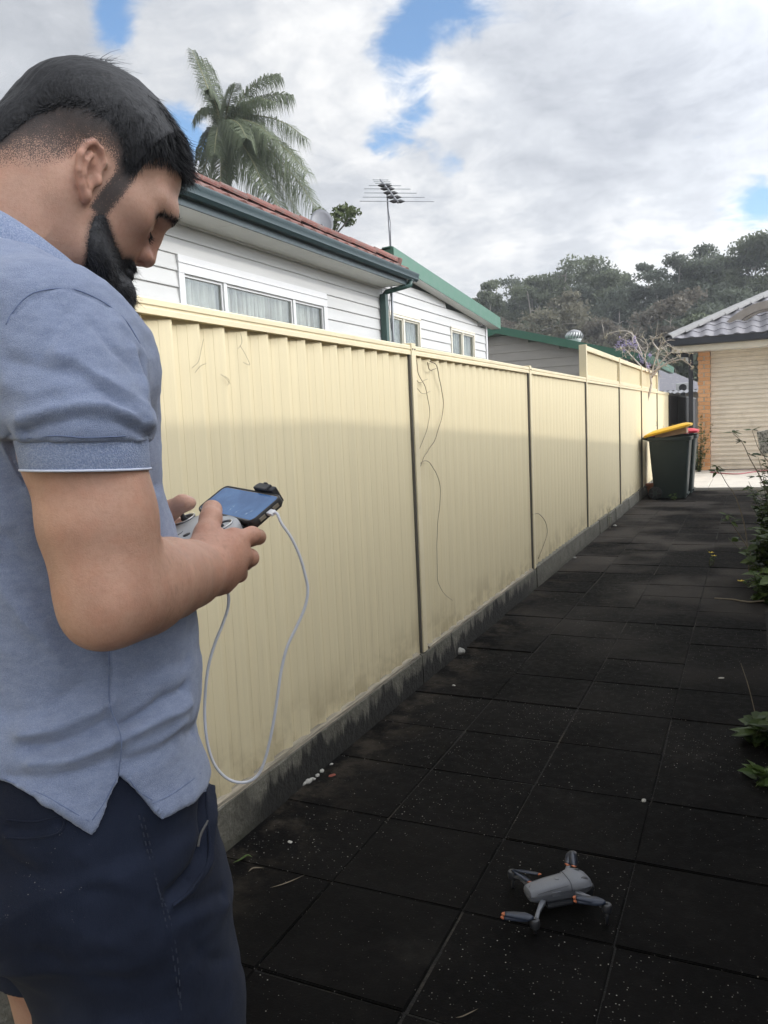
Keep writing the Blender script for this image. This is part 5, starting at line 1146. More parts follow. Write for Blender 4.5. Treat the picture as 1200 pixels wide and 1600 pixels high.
# ---------------- hair and beard
t = NT('dark_hair'); vcol = t.noise(900, 3, .6, t.scale(t.obj(), (1, .25, .25))); c = t.mix(t.ramp(vcol, .35, .7), (.0085, .009, .011), (.026, .026, .030)); t.set(Base_Color=c, Roughness=.5, Specular_IOR_Level=.28)
t.bump(t.noise(520, 4, .6, t.scale(t.obj(), (1.2, .3, .3))), .35, .003); MHAIR = t.m
def shell(weight_fn, thick_fn, name, extra=None, cutoff=.4):
    """skin offset outward where weight is 1: a body of hair with a soft edge"""
    N_ = vnormals(HV, HF_); w = weight_fn(HV); th = thick_fn(HV)
    keep = w > cutoff; fm = keep[HF_].all(1); F = HF_[fm]; used = np.unique(F); mp = -np.ones(len(HV), np.int64); mp[used] = np.arange(len(used))
    V0 = HV[used]; Nn = N_[used]; d = (th*smooth01(w, cutoff, .95))[used]; d = d*(1+.10*np_noise(V0*np.array((2.2, .5, .5)), 110, 11)+.05*np_noise(V0*np.array((2, .6, .6)), 260, 12))
    V1 = V0+Nn*d[:, None]+extra(V0, w[used]) if extra is not None else V0+Nn*d[:, None]
    Fi = mp[F]; V1 = relax(V1, Fi, .4)
    return V1, Fi, V0, Nn, w[used]
def top_thick(q):
    y, z = q[:, 1], q[:, 2]; zb, w = hair_w(q); up = smooth01(z-zb, 0, .05)
    return .0004+.0085*smooth01(z-zb, -.002, .055)+.007*up*smooth01(y, .02, .08)
def top_extra(q, w):
    y = q[:, 1]; e = np.zeros_like(q); fr = smooth01(y, .045, .088)*w*smooth01(q[:, 2], .055, .08); e[:, 1] += .008*fr; e[:, 2] += .006*fr; return e
def strands(P, dirs, lens, width, bend, rng, seg=3, curl=.15):
    """thin tapering ribbons rooted at P"""
    n = len(P); V = []; side = np.cross(dirs, rng.normal(size=(n, 3))); side /= np.linalg.norm(side, axis=1)[:, None]+1e-9; cur = rng.normal(size=(n, 3))*curl
    for k in range(seg+1):
        t_ = k/seg; c = P+dirs*(lens*t_)[:, None]+(bend+cur)*(lens*t_*t_)[:, None]; w = (width*(1-.8*t_))[:, None] if isinstance(width, np.ndarray) else width*(1-.8*t_)
        V.append(c-side*w); V.append(c+side*w)
    V = np.stack(V, 1).reshape(-1, 3); base = (np.arange(n)*2*(seg+1))[:, None]
    F = np.concatenate([base+np.array([2*k, 2*k+1, 2*k+3, 2*k+2])[None, :] for k in range(seg)]); return V, F
rg = np.random.default_rng(12)
V1, F1, V0, N0, W0 = shell(lambda q: hair_w(q)[1]*(q[:, 2] > -.075), top_thick, 'hair', top_extra)
sel = rg.choice(len(V1), 26000); P = V1[sel]; q = V0[sel]; yy, zz = q[:, 1], q[:, 2]; ax_ = np.abs(q[:, 0])
dirs = N0[sel]*.14+np.stack([.15*np.sign(q[:, 0])*(ax_ > .04), .8+0*yy, np.where(ax_ > .055, -.6, -.10)], 1)+rg.normal(size=(len(sel), 3))*.10
frz = smooth01(yy, .05, .09)*smooth01(zz, .04, .07); dirs += frz[:, None]*np.array((0, .3, -.25))+frz[:, None]*rg.normal(size=(len(sel), 3))*.22; dirs /= np.linalg.norm(dirs, axis=1)[:, None]
lens = .010+.014*smooth01(zz, .03, .08)*rg.random(len(sel))+.006*frz*rg.random(len(sel))
VS, FS = strands(P-N0[sel]*.003, dirs, lens, .00042, np.array((0, .0, -.35)), rg)
# cowlick at the crown
cw = np.argsort(np.linalg.norm(V0-np.array((.0, -.062, .105)), axis=1))[:600]; cs_ = rg.choice(cw, 240); d2 = N0[cs_]*.7+np.array((0, .75, .25))+rg.normal(size=(240, 3))*.28; d2 /= np.linalg.norm(d2, axis=1)[:, None]
VC, FC = strands(V1[cs_]-N0[cs_]*.003, d2, .014+.016*rg.random(240), .00042, np.array((0, .5, -.1)), rg)
# fringe that falls over the forehead
fr_ = np.where((V0[:, 1] > .045) & (V0[:, 2] > .055))[0]; fs_ = rg.choice(fr_, 4200); d3 = N0[fs_]*.15+np.array((0, .78, -.38))+rg.normal(size=(4200, 3))*.20; d3 /= np.linalg.norm(d3, axis=1)[:, None]
VR, FR = strands(V1[fs_]-N0[fs_]*.004, d3, .007+.017*rg.random(4200), .00045, np.array((0, .15, .10)), rg)
# short hairs that thin out over the fade
zbv = hair_w(V0)[0]; ed = np.where((V0[:, 2]-zbv < .014) & (V0[:, 1] < .03))[0]; es = rg.choice(ed, 4200); q = V0[es]; d4 = N0[es]*.22+np.stack([0*q[:, 0], np.where(q[:, 1] < -.02, -.35, .25), -.8+0*q[:, 0]], 1)+rg.normal(size=(4200, 3))*.22; d4 /= np.linalg.norm(d4, axis=1)[:, None]
VE, FE = strands(V1[es]-N0[es]*.0015, d4, .004+.009*rg.random(4200)**1.5, .00036, -N0[es]*.25, rg, 2)
o1 = len(V1); o2 = o1+len(VS); o3 = o2+len(VC); o4 = o3+len(VR); HVall = np.concatenate([V1, VS, VC, VR, VE]); HFall = np.concatenate([F1, FS+o1, FC+o2, FR+o3, FE+o4])
link('hair', npmesh('hair', h2m(HVall), HFall, MHAIR, True), man)
def beard_thick(q):
    y, z = q[:, 1], q[:, 2]; top = np.interp(y, [.015, .034, .043, .062, .078, .088, .12], [-.044, -.044, -.050, -.060, -.062, -.050, -.044]); back = np.interp(z, [-.13, -.11, -.088, -.068, -.04, -.01], [.055, .044, .030, .022, .020, .018])
    return .0004+(.010+.004*smooth01(y, .05, .09))*smooth01(top-z, .0, .042)*smooth01(y-back, .0, .030)
def beard_extra(q, w): e = np.zeros_like(q); k = smooth01(-q[:, 2], .06, .11)*w; e[:, 2] -= .002*k; e[:, 1] += .008*k*smooth01(q[:, 1], .03, .08); return e
V1, F1, V0, N0, W0 = shell(beard_w, beard_thick, 'beard', beard_extra)
sel = rg.choice(len(V1), 9000); dirs = N0[sel]*.45+np.array((0, .25, -.65))+rg.normal(size=(9000, 3))*.25; dirs /= np.linalg.norm(dirs, axis=1)[:, None]
VS, FS = strands(V1[sel]-N0[sel]*.004, dirs, .004+.006*rg.random(9000)+.006*smooth01(-V0[sel][:, 2], .07, .11), .00038, np.array((0, .2, 0)), rg, 2, .3)
link('beard', npmesh('beard', h2m(np.concatenate([V1, VS])), np.concatenate([F1, FS+len(V1)]), MHAIR, True), man)
# lashes and eyebrow hairs
eb = []
def face_y(x, z):
    m = (np.abs(HV[:, 0]-x) < .003) & (np.abs(HV[:, 2]-z) < .003) & (HV[:, 1] > .03); return float(HV[m][:, 1].max()) if m.any() else .08
for s_ in (-1, 1):
    for i in range(150):
        f_ = rg.random(); x = .012+.046*f_; zb = float(np.interp(x, [.010, .03, .045, .058], [.022, .019, .008, -.004]))+rg.normal()*.0034; eb.append((s_*x, face_y(s_*x, zb), zb, s_))
eb = np.array(eb); d_ = np.stack([eb[:, 3]*.8, -.25+0*eb[:, 0], .1+0*eb[:, 0]], 1)+rg.normal(size=(len(eb), 3))*.2; d_ /= np.linalg.norm(d_, axis=1)[:, None]
VB, FB = strands(eb[:, :3], d_, np.full(len(eb), .009), .0004, np.array((0, 0, -.2)), rg, 2)
ls = []
for s_ in (-1, 1):
    for i in range(40): f_ = i/39; ls.append((s_*(.020+.026*f_), face_y(s_*(.020+.026*f_), -.0195), -.0195))
ls = np.array(ls); VL, FL = strands(ls, np.tile(np.array((0, .8, -.6)), (len(ls), 1))+rg.normal(size=(len(ls), 3))*.1, np.full(len(ls), .008), .0004, np.array((0, 0, .4)), rg, 2)
for s_, nm in ((-1, 0), (1, 1)):
    q = slice(nm*len(VB)//2, (nm+1)*len(VB)//2); link('eyebrow', npmesh('eyebrow', h2m(VB[q]), FB[:len(FB)//2] if False else np.concatenate([(np.arange(150)*6)[:, None]+np.array([2*k, 2*k+1, 2*k+3, 2*k+2])[None, :] for k in range(2)]), MHAIR), man)
    q = slice(nm*len(VL)//2, (nm+1)*len(VL)//2); link('eyelashes', npmesh('eyelashes', h2m(VL[q]), np.concatenate([(np.arange(40)*6)[:, None]+np.array([2*k, 2*k+1, 2*k+3, 2*k+2])[None, :] for k in range(2)]), MHAIR), man)
# ---------------- polo shirt
def tor(z):
    """front, back and half width of the shirted torso at height z"""
    fr = np.interp(z, [.88, .92, .96, .99, 1.01, 1.04, 1.08, 1.14, 1.22, 1.29, 1.36, 1.42, 1.46, 1.50, 1.54], [.176, .178, .172, .162, .160, .170, .178, .176, .162, .144, .146, .152, .142, .104, .055])
    bk = np.interp(z, [.88, .95, 1.02, 1.10, 1.20, 1.32, 1.42, 1.48, 1.54], [-.125, -.128, -.115, -.100, -.105, -.125, -.120, -.095, -.06])
    hw_ = np.interp(z, [.88, .95, 1.02, 1.10, 1.20, 1.32, 1.40, 1.46, 1.50, 1.54], [.212, .212, .200, .184, .184, .195, .198, .185, .150, .09])
    return fr, bk, hw_
def torso_sdf(X, Y, Z, grow=0.0):
    zc = Z.ravel(); fr, bk, hw_ = tor(zc); c = ((fr+bk)/2)[None, None, :]; b = ((fr-bk)/2)[None, None, :]+grow; a = hw_[None, None, :]+grow; p = 2.35
    k0 = (np.abs(X/a)**p+np.abs((Y-c)/b)**p)**(1/p); return (k0-1)*np.minimum(a, b)*.95
def hem_z(X, Y):
    """lower edge: split side vents with the back tail longer"""
    z = np.interp(Y, [-.14, -.079, -.047, -.002, .0305, .0315, .067, .21], [1.028, 1.024, 1.005, .958, 1.008, 1.008, .953, .938]); return z
sf = Field((-.335, -.17, .885), (.335, .225, 1.585), .0034)
sf.fn(lambda X, Y, Z: np.maximum(torso_sdf(X, Y, Z), Z-1.515), .0)
for s_ in (-1, 1):
    sf.chain([(s_*.02, -.030, 1.515), (s_*.10, -.018, 1.486), (s_*.185, -.004, 1.452)], [.050, .050, .058], .05)           # trapezius to shoulder
    sf.chain([(s_*.09, .055, 1.452), (s_*.165, .040, 1.425)], [.05, .06], .05)                                       # front of the shoulder
    sf.chain([(s_*.188, .002, 1.445), (s_*.219, .008, 1.395), (s_*.237, .0115, 1.352), (s_*.243, .0125, 1.318)], [.064, .061, .0565, .0545], .03)
    sf.ell((s_*.240, .012, 1.364), (.0590, .0590, .013), .015)                                                     # cloth gathered over the cuff
Xg, Yg, Zg = sf.grid((slice(0, sf.n[0]), slice(0, sf.n[1]), slice(0, sf.n[2])))
sf.D = np.maximum(sf.D, (hem_z(Xg, Yg)-Zg).astype(np.float32)*np.where(np.abs(Xg) < .225, 1, 1))
# sleeve ends: a clean cut square to the arm, only out at the arm
cut = (1.3455-.05*(Yg-.012)-Zg); sf.D = np.where((np.abs(Xg) > .1985) & (Zg < 1.37) & (Zg > 1.24), np.maximum(sf.D, cut), sf.D).astype(np.float32)
# neck opening and hollow cuffs
sf.cone((0, -.018, 1.50), tuple(h2m((0, -.03, -.04))), .060, .066, .004, 'sub')
for s_ in (-1, 1): pass
SV, SF_ = sf.mesh(2); SN = vnormals(SV, SF_)
def crease(px, r, w, d, both=False):
    global SV
    pts = [loc(u, v, r) if len((u, v)) == 2 else None for (u, v) in px]; pts = [snap(p) for p in pts]; dd = seg_dist(SV, pts); wob = 1+.35*np_noise(SV, 60, 9); SV = SV+SN*(d*wob*np.exp(-(dd/(w*.8))**1.5))[:, None]
def snap(p):
    """slide the point along the line of sight on to the shirt"""
    c = np.array(((CAMP-PO).dot(PR), (CAMP-PO).dot(PF), CAMP.z)); dv = (np.asarray(p)-c); dv = dv/np.linalg.norm(dv); rel = SV-c; tt = rel@dv; dist = np.linalg.norm(rel-tt[:, None]*dv, axis=1); near = dist < .006
    if not near.any(): return np.asarray(p)
    k = np.where(near)[0]; return SV[k[np.argmin(tt[k])]]
# soft overall unevenness, stretched sideways like hanging cloth
rid = lambda sc, sd, st: 1-2*np.abs(np_noise(SV*np.array(st), sc, sd))
SV = SV+SN*(.0012*np_noise(SV*np.array((1, 1, 1.6)), 14, 21)+.0011*rid(16, 22, (1, 1, 2.2))+.0006*rid(40, 23, (1, 1, 1.6))+.00035*rid(85, 24, (1, 1, 1.3)))[:, None]
for px, r, w, d in (
    ([(30, 680), (65, 660), (105, 648), (150, 645), (190, 655), (222, 672), (248, 694)], .27, .007, -.0062), ([(25, 660), (70, 640), (120, 628), (170, 628), (210, 645), (245, 670)], .27, .010, .0058),
    ([(110, 560), (150, 590), (190, 618), (240, 655)], .27, .008, -.0045), ([(90, 545), (140, 575), (190, 600), (235, 630)], .27, .010, .0045), ([(0, 562), (50, 566), (110, 572)], .25, .008, -.0030), ([(0, 600), (40, 610), (90, 600)], .25, .010, .003),
    ([(228, 560), (238, 590), (248, 625)], .20, .006, -.006), ([(218, 540), (230, 585), (236, 615)], .20, .008, .004), ([(55, 545), (85, 505), (105, 480)], .22, .006, -.0028), ([(150, 500), (185, 540), (215, 570)], .2, .008, -.0026), ([(195, 500), (220, 530), (238, 560)], .18, .007, .003),
    ([(0, 690), (20, 720), (36, 760)], .18, .010, -.006), ([(5, 850), (35, 900), (70, 960), (110, 1010)], .16, .014, -.003), ([(0, 930), (40, 985), (90, 1030)], .16, .012, .003),
    ([(172, 1012), (178, 1060), (175, 1110), (188, 1160), (193, 1212)], .175, .0030, -.0030), ([(194, 1138), (225, 1122), (262, 1098), (298, 1078)], .14, .007, -.0085), ([(190, 1150), (225, 1138), (265, 1115), (300, 1098)], .14, .010, .0075),
    ([(205, 1195), (250, 1175), (290, 1150), (312, 1140)], .12, .010, -.0045), ([(210, 1180), (255, 1160), (295, 1130)], .12, .010, .0040), ([(35, 1172), (80, 1165), (120, 1150), (172, 1130)], .17, .009, -.0075), ([(30, 1155), (80, 1145), (130, 1125), (172, 1105)], .17, .011, .0060),
    ([(40, 1190), (100, 1186), (150, 1178), (186, 1165)], .17, .010, .0060), ([(0, 1220), (60, 1222), (120, 1215), (180, 1190)], .17, .010, -.0050), ([(0, 1120), (60, 1110), (120, 1080)], .17, .012, -.0030), ([(190, 1060), (240, 1050), (300, 1030)], .15, .012, -.0026), ([(30, 1260), (80, 1262), (130, 1285)], .17, .008, .0025),
    ([(245, 600), (250, 680), (252, 760)], .10, .008, -.003), ([(20, 478), (55, 452), (91, 441), (132, 450), (176, 472)], .14, .0026, -.0020)):
    crease(px, r, w, d*(1.35 if px[0][1] > 800 else 1.15))
SV = relax(SV, SF_, .15)
# keep the shirt clear of the arm and neck
t = NT('polo_pique'); o_ = t.obj(); n = t.noise(70, 6, .65, t.scale(o_, (1, 1, 2.6))); n2 = t.noise(900, 3, .7, o_); pq = t.voro(1150, t.scale(o_, (1, 1, 1.25)))
c = t.mix(t.ramp(n, .3, .7), (.190, .232, .352), (.250, .298, .428)); c = t.mix(t.ramp(n2, .42, .72, 0, .55), c, (.38, .425, .53)); c = t.mix(t.ramp(pq, .35, .75, 0, .4), c, (.135, .165, .27))
t.set(Base_Color=c, Roughness=.88, Specular_IOR_Level=.18, Sheen_Weight=.25, Sheen_Roughness=.5); t.bump(t.math('ADD', t.math('MULTIPLY', pq, -1.0), t.math('MULTIPLY', n, .6)), .45, .0018); MPOLO = t.m
t = NT('polo_rib'); o_ = t.obj(); w_ = t.n('ShaderNodeTexWave'); t.put(w_.inputs['Vector'], o_); w_.inputs['Scale'].default_value = 240; n = t.noise(600, 3, .6, o_)
t.set(Base_Color=t.mix(t.ramp(n, .35, .7), (.20, .255, .40), (.34, .39, .53)), Roughness=.9, Specular_IOR_Level=.15, Sheen_Weight=.2); t.bump(t.math('ADD', t.voro(900, o_), n), .5, .002); MRIB = t.m
MPIP = M('white_piping', (.62, .66, .78), .8, .05, 200)
shirt = link('polo_shirt', npmesh('polo_shirt', SV, SF_, MPOLO, True), man)
MSEAM = M('polo_seam', (.14, .18, .30), .9, .1, 200)
for px, r in (([(173, 1014), (178, 1060), (176, 1110), (188, 1160), (193, 1210)], .19), ([(2, 1226), (60, 1238), (105, 1266), (146, 1288)], .2), ([(186, 1224), (170, 1256), (152, 1286)], .2), ([(198, 1224), (218, 1244), (241, 1258)], .19), ([(243, 1259), (275, 1243), (305, 1222), (322, 1206)], .15), ([(2, 498), (20, 478), (55, 452), (91, 441), (132, 450), (176, 472), (205, 497), (228, 535)], .14), ([(34, 683), (80, 688), (140, 690), (200, 688), (243, 684)], .29)):
    MB().tube(spline([Vector(snap(loc(u, v, r))) for (u, v) in px], 8), .0006, 5).build('seam', MSEAM, shirt, True)
for s_ in (-1, 1):
    cuff = MB(); rings = []; ct = lambda g, j, z: (s_*(.2445-(z-1.32)*.12)+g*math.cos(2*math.pi*j/48), .0128-(z-1.32)*.03+g*math.sin(2*math.pi*j/48), z-.05*g*math.sin(2*math.pi*j/48))
    for (z, g) in ((1.330, .0525), (1.3215, .0535), (1.3200, .0548), (1.3215, .0558), (1.334, .0566), (1.3480, .0576), (1.353, .0566)): rings.append([ct(g, j, z) for j in range(48)])
    co = cuff.loft(rings, caps=False).build('cuff', MRIB, shirt, True)
    MB().tube([ct(.0558, j, 1.3212) for j in range(49)], .0012, 6, False).build('piping', MPIP, co, True)
# collar leaf round the neck
def collar_pts(lift):
    """right side from nape to collar point, upper (neck) edge and lower (outer) edge"""
    up_ = [(0.0, -.092, 1.612), (.038, -.084, 1.609), (.070, -.052, 1.600), (.083, -.014, 1.583), (.086, .020, 1.560), (.080, .050, 1.536), (.062, .084, 1.512)]
    lo_ = [(0.0, -.126, 1.570), (.056, -.116, 1.567), (.104, -.072, 1.560), (.120, -.020, 1.548), (.118, .022, 1.533), (.104, .058, 1.519), (.076, .098, 1.496)]
    return up_, lo_
for s_ in (-1, 1):
    u_, l_ = collar_pts(0); us = spline([(s_*a, b, c) for (a, b, c) in u_], 6); ls_ = spline([(s_*a, b, c) for (a, b, c) in l_], 6); cm = MB(); rings = []
    for a, b in zip(us, ls_):
        mid = a.lerp(b, .45)+Vector((s_*.006, -.002, .010)); ins = Vector((-s_*.004, .004, -.014)); rings.append([a+ins, a, a.lerp(mid, .5)+Vector((0, 0, .004)), mid, b+Vector((0, 0, .001)), b-Vector((0, 0, .004)), mid-Vector((0, 0, .006))])
    co = cm.loft(rings, caps=True).build('collar', MRIB, shirt, True); MB().tube([b+Vector((s_*.0006, 0, .0005)) for b in ls_], .0011, 6).build('piping', MPIP, co, True)
# ---------------- shorts
LR = lambda z: np.interp(z, [.5, .7, .85, .95], [.115, .110, .105, .10])
kf = Field((-.27, -.36, .52), (.27, .235, 1.04), .0042)
kf.fn(lambda X, Y, Z: np.maximum(np.maximum(torso_sdf(X, Y, np.maximum(Z, .885), -.010), Z-1.02), .83-Z), .0)
kf.chain([(.094, .032, .93), (.100, .050, .80), (.106, .060, .68), (.108, .064, .56)], [.108, .110, .108, .110], .04)
kf.chain([(-.094, .030, .93), (-.100, .030, .80), (-.106, .026, .68), (-.106, .024, .58)], [.108, .108, .100, .098], .04)
kf.ell((.075, -.050, .89), (.11, .080, .10), .04).ell((-.075, -.050, .89), (.11, .080, .10), .04)
Xg, Yg, Zg = kf.grid((slice(0, kf.n[0]), slice(0, kf.n[1]), slice(0, kf.n[2])))
kf.D = np.maximum(kf.D, np.where(Xg > 0, .585-Zg, .665-Zg).astype(np.float32)+0*Yg)
ins_ = torso_sdf(Xg, Yg, np.maximum(Zg, .886), -.008); kf.D = np.where(Zg > .925, np.maximum(kf.D, ins_), np.where(Zg > .885, np.maximum(kf.D, ins_-(.925-Zg)*.5), kf.D)).astype(np.float32)
KV, KF = kf.mesh(2); KN = vnormals(KV, KF); KV = KV+KN*(.0020*np_noise(KV*np.array((1, 1, 1.5)), 16, 31)+.0012*np_noise(KV*np.array((1, 1, 1.4)), 40, 32))[:, None]
SV_keep = SV; SV = KV; SN = KN
for px, r, w, d in (([(225, 1275), (235, 1330), (250, 1390), (268, 1440), (280, 1500), (288, 1590)], .19, .0035, .0022), ([(240, 1280), (250, 1340), (262, 1395)], .19, .004, -.0018), ([(325, 1225), (328, 1280), (322, 1330), (300, 1375), (268, 1405)], .16, .009, -.012), ([(333, 1230), (338, 1285), (333, 1340), (308, 1388), (275, 1415)], .16, .007, .0075),
                    ([(0, 1340), (60, 1380), (150, 1400), (240, 1400)], .19, .010, -.0028), ([(120, 1350), (180, 1380), (250, 1410)], .19, .008, .003), ([(280, 1420), (320, 1410), (355, 1390)], .17, .008, -.0035), ([(285, 1440), (330, 1425), (362, 1410)], .17, .009, .0032), ([(60, 1500), (120, 1530), (200, 1545)], .2, .012, -.003), ([(90, 1450), (160, 1480), (230, 1490)], .2, .012, .003), ([(300, 1480), (330, 1500), (368, 1500)], .17, .010, -.003),
                    ([(0, 1296), (50, 1300), (88, 1296)], .17, .004, -.003), ([(0, 1310), (50, 1314), (90, 1306)], .17, .004, .0022)):
    crease(px, r, w, d)
KV = relax(SV, KF, .2); 
t = NT('navy_twill'); o_ = t.obj(); n = t.noise(9, 6, .6, o_); n2 = t.noise(1300, 3, .6, o_); c = t.mix(t.ramp(n, .3, .72), (.0055, .0085, .020), (.0135, .0195, .040)); c = t.mix(t.ramp(n2, .45, .75, 0, .4), c, (.028, .034, .050))
xx = t.xyz(o_); pw = t.math('MULTIPLY', t.ramp(t.voro(330, o_), .10, .22, 1, 0), t.ramp(t.noise(60, 4, .7, o_), .54, .62)); blob_ = t.n('ShaderNodeVectorMath', operation='DISTANCE'); t.put(blob_.inputs[0], o_); blob_.inputs[1].default_value = tuple(loc(60, 1385, .205)); pw = t.math('MULTIPLY', pw, t.ramp(blob_.outputs['Value'], .025, .07, 1, 0)); c = t.mix(pw, c, (.22, .22, .21))
t.set(Base_Color=c, Roughness=.85, Specular_IOR_Level=.2, Sheen_Weight=.03); t.bump(t.math('ADD', t.math('MULTIPLY', t.noise(300, 4, .6, t.scale(o_, (1, 1, .3))), .8), n2), .4, .002); MNAVY = t.m
MSTI = M('navy_thread', (.022, .028, .048), .8, .1, 100); MLIN = M('pocket_lining', (.10, .098, .095), .9, .08, 60)
shorts = link('shorts', npmesh('shorts', KV, KF, MNAVY, True), man)
def seam(px, r, name, m, rad, lift=.001, parent=shorts, dash=None):
    global SV, SN
    SV = KV; pts = [Vector(snap(loc(u, v, r))) for (u, v) in px]; sp_ = spline(pts, 10)
    if dash is None: return MB().tube(sp_, rad, 5).build(name, m, parent, True)
    mb = MB()
    for i in range(0, len(sp_)-dash, dash*2 if dash > 1 else 2): mb.tube(sp_[i:i+dash+1], rad, 4)
    return mb.build(name, m, parent)
seam([(222, 1278), (232, 1330), (246, 1390), (264, 1440), (276, 1500), (284, 1590)], .19, 'stitching', MSTI, .0008, dash=1); seam([(231, 1278), (241, 1330), (255, 1388), (272, 1436), (284, 1498), (292, 1590)], .19, 'stitching', MSTI, .0008, dash=1)
seam([(328, 1228), (333, 1285), (328, 1338), (304, 1384), (272, 1411)], .16, 'pocket_edge', MNAVY, .0022); seam([(323, 1275), (321, 1300), (317, 1325)], .16, 'pocket_lining', MLIN, .0016)
seam([(0, 1286), (45, 1289), (90, 1284), (92, 1306), (50, 1312), (0, 1310)], .17, 'back_pocket', MNAVY, .0012)
SV = SV_keep
# shoes
MSHO = M('dark_shoe', (.03, .03, .034), .6, .1, 20)
for lg in (LEG_R, LEG_L):
    a = np.array(lg[-1]); sh_ = Field((a[0]-.06, a[1]-.11, -.006), (a[0]+.06, a[1]+.23, .13), .004)
    sh_.chain([(a[0], a[1]-.05, .042), (a[0], a[1]+.06, .040), (a[0], a[1]+.16, .030)], [.040, .042, .034], .02).cone((a[0], a[1]-.02, .06), (a[0], a[1]-.02, .10), .042, .044, .02)
    _, _, Zg = sh_.grid((slice(0, sh_.n[0]), slice(0, sh_.n[1]), slice(0, sh_.n[2]))); sh_.D = np.maximum(sh_.D, .001-Zg).astype(np.float32)
    V, F = sh_.mesh(1); link('shoe', npmesh('shoe', V, F, MSHO, True), man)
# ================================================================== CONTROLLER, PHONE, CABLE
MGREY = M('controller_grey', (.36, .365, .37), .5, .04, 40, .1, 300); MDG = M('dark_plastic', (.03, .031, .034), .45, .1, 40); MMET = M('bright_ring', (.55, .55, .55), .3, .05, 40, metal=.6)
CT = R(22); ca = Vector((1, 0, 0)); cb_ = Vector((0, math.cos(CT), math.sin(CT))); cn_ = ca.cross(cb_); C0 = Vector((0, .203, 1.2215))
CM = Matrix(((ca.x, cb_.x, cn_.x, C0.x), (ca.y, cb_.y, cn_.y, C0.y), (ca.z, cb_.z, cn_.z, C0.z), (0, 0, 0, 1)))
MANW = Matrix.Translation(PO) @ Matrix.Rotation(math.atan2(PR.y, PR.x), 4, 'Z')
ctrl = empty('drone_controller', (0, 0, 0)); tag(ctrl, 'pale grey drone controller with thumb sticks held in both hands', 'controller'); ctrl.matrix_world = MANW @ CM
def plane_hit(u, v):
    """spot on the controller's top face seen at (u, v), in its own frame"""
    inv = (MANW @ CM).inverted(); o = inv @ CAMP; d = inv.to_3x3() @ ray(u, v); k = -o.z/d.z; return o+d*k
def outline(s_, z, n=48, p=3.4, A=.077, B=.0455):
    out = []
    for i in range(n):
        a = 2*math.pi*i/n; c, si = math.cos(a), math.sin(a); out.append((A*s_*math.copysign(abs(c)**(2/p), c), B*s_*math.copysign(abs(si)**(2/p), si)+.004*(1-(c*c))*s_, z))
    return out
MB().loft([outline(.80, -.040), outline(.93, -.034), outline(1.0, -.018), outline(1.0, -.007), outline(.985, -.002), outline(.955, 0)]).build('body', MGREY, ctrl, 50)
for (u, v) in ((288, 812), (345, 823)):
    p = plane_hit(u, v); q = MB(); q.lathe([(.0165, -.001), (.0165, .0012), (.0150, .0016), (.0135, .0008), (.0125, -.002), (.001, -.0025)], (p.x, p.y, 0), 'z', 28); g_ = q.build('stick_well', MDG, ctrl, True)
    MB().tube([(p.x+.0160*math.cos(2*math.pi*j/28), p.y+.0160*math.sin(2*math.pi*j/28), .0014) for j in range(29)], .0011, 6, False).build('ring', MMET, g_, True)
    MB().lathe([(.0055, -.001), (.0035, .004), (.0030, .013), (.0062, .0165), (.0068, .019), (.0055, .0198), (.001, .0192)], (p.x, p.y, 0), 'z', 18).build('thumb_stick', MDG, ctrl, True)
p = plane_hit(278, 834); MB().lathe([(.0066, -.0002), (.0066, .0010), (.0052, .0012), (.001, .0012)], (p.x, p.y, 0), 'z', 20).build('pause_button', MGREY, ctrl, True)
MB().tube([(p.x+.0066*math.cos(2*math.pi*j/20), p.y+.0066*math.sin(2*math.pi*j/20), .0004) for j in range(21)], .0006, 5, False).build('button_gap', MDG, ctrl)
p = plane_hit(292, 836); MB().lathe([(.0050, -.0002), (.0050, .0012), (.001, .0014)], (p.x, p.y, 0), 'z', 16).build('mode_switch', MDG, ctrl, True)
for i in range(4): p = plane_hit(269+i*3.6, 849.5+i*.7); MB().lathe([(.0007, 0), (.0007, .0004), (.0001, .0004)], (p.x, p.y, 0), 'z', 8).build('charge_light', MDG, ctrl)
p = plane_hit(365, 828); MB().lathe([(.0042, -.0002), (.0042, .0012), (.001, .0014)], (p.x, p.y, 0), 'z', 16).build('function_button', MDG, ctrl, True)
# phone lying in the clamp
pX = Vector((.14, .013, -.0085)).normalized(); pY = Vector((0, .046, .0285)); pY = (pY-pX*pY.dot(pX)).normalized(); pN = pX.cross(pY); pC = Vector((.001, .2675, 1.2535))
PM = Matrix(((pX.x, pY.x, pN.x, pC.x), (pX.y, pY.y, pN.y, pC.y), (pX.z, pY.z, pN.z, pC.z), (0, 0, 0, 1)))
ph = empty('phone', (0, 0, 0)); tag(ph, 'smartphone in a dark case clamped above the controller showing a blue screen', 'phone'); ph.matrix_world = MANW @ PM
MCASE = M('phone_case', (.035, .034, .034), .5, .1, 60); MFRM = M('phone_edge', (.32, .28, .22), .35, .05, 60, metal=.5)
def rrect(hx, hy, r_, z, n=6):
    out = []
    for (cx, cy, a0) in ((hx-r_, hy-r_, 0), (-hx+r_, hy-r_, 90), (-hx+r_, -hy+r_, 180), (hx-r_, -hy+r_, 270)):
        for i in range(n+1): a = R(a0+90*i/n); out.append((cx+r_*math.cos(a), cy+r_*math.sin(a), z))
    return out
HX, HY = .0745, .0285
MB().loft([rrect(HX-.002, HY-.002, .009, -.0115), rrect(HX, HY, .011, -.0095), rrect(HX, HY, .011, -.0015), rrect(HX-.0008, HY-.0008, .0102, .0003), rrect(HX-.0022, HY-.0022, .0088, .0003), rrect(HX-.0022, HY-.0022, .0088, -.001)]).build('case', MCASE, ph, 50)
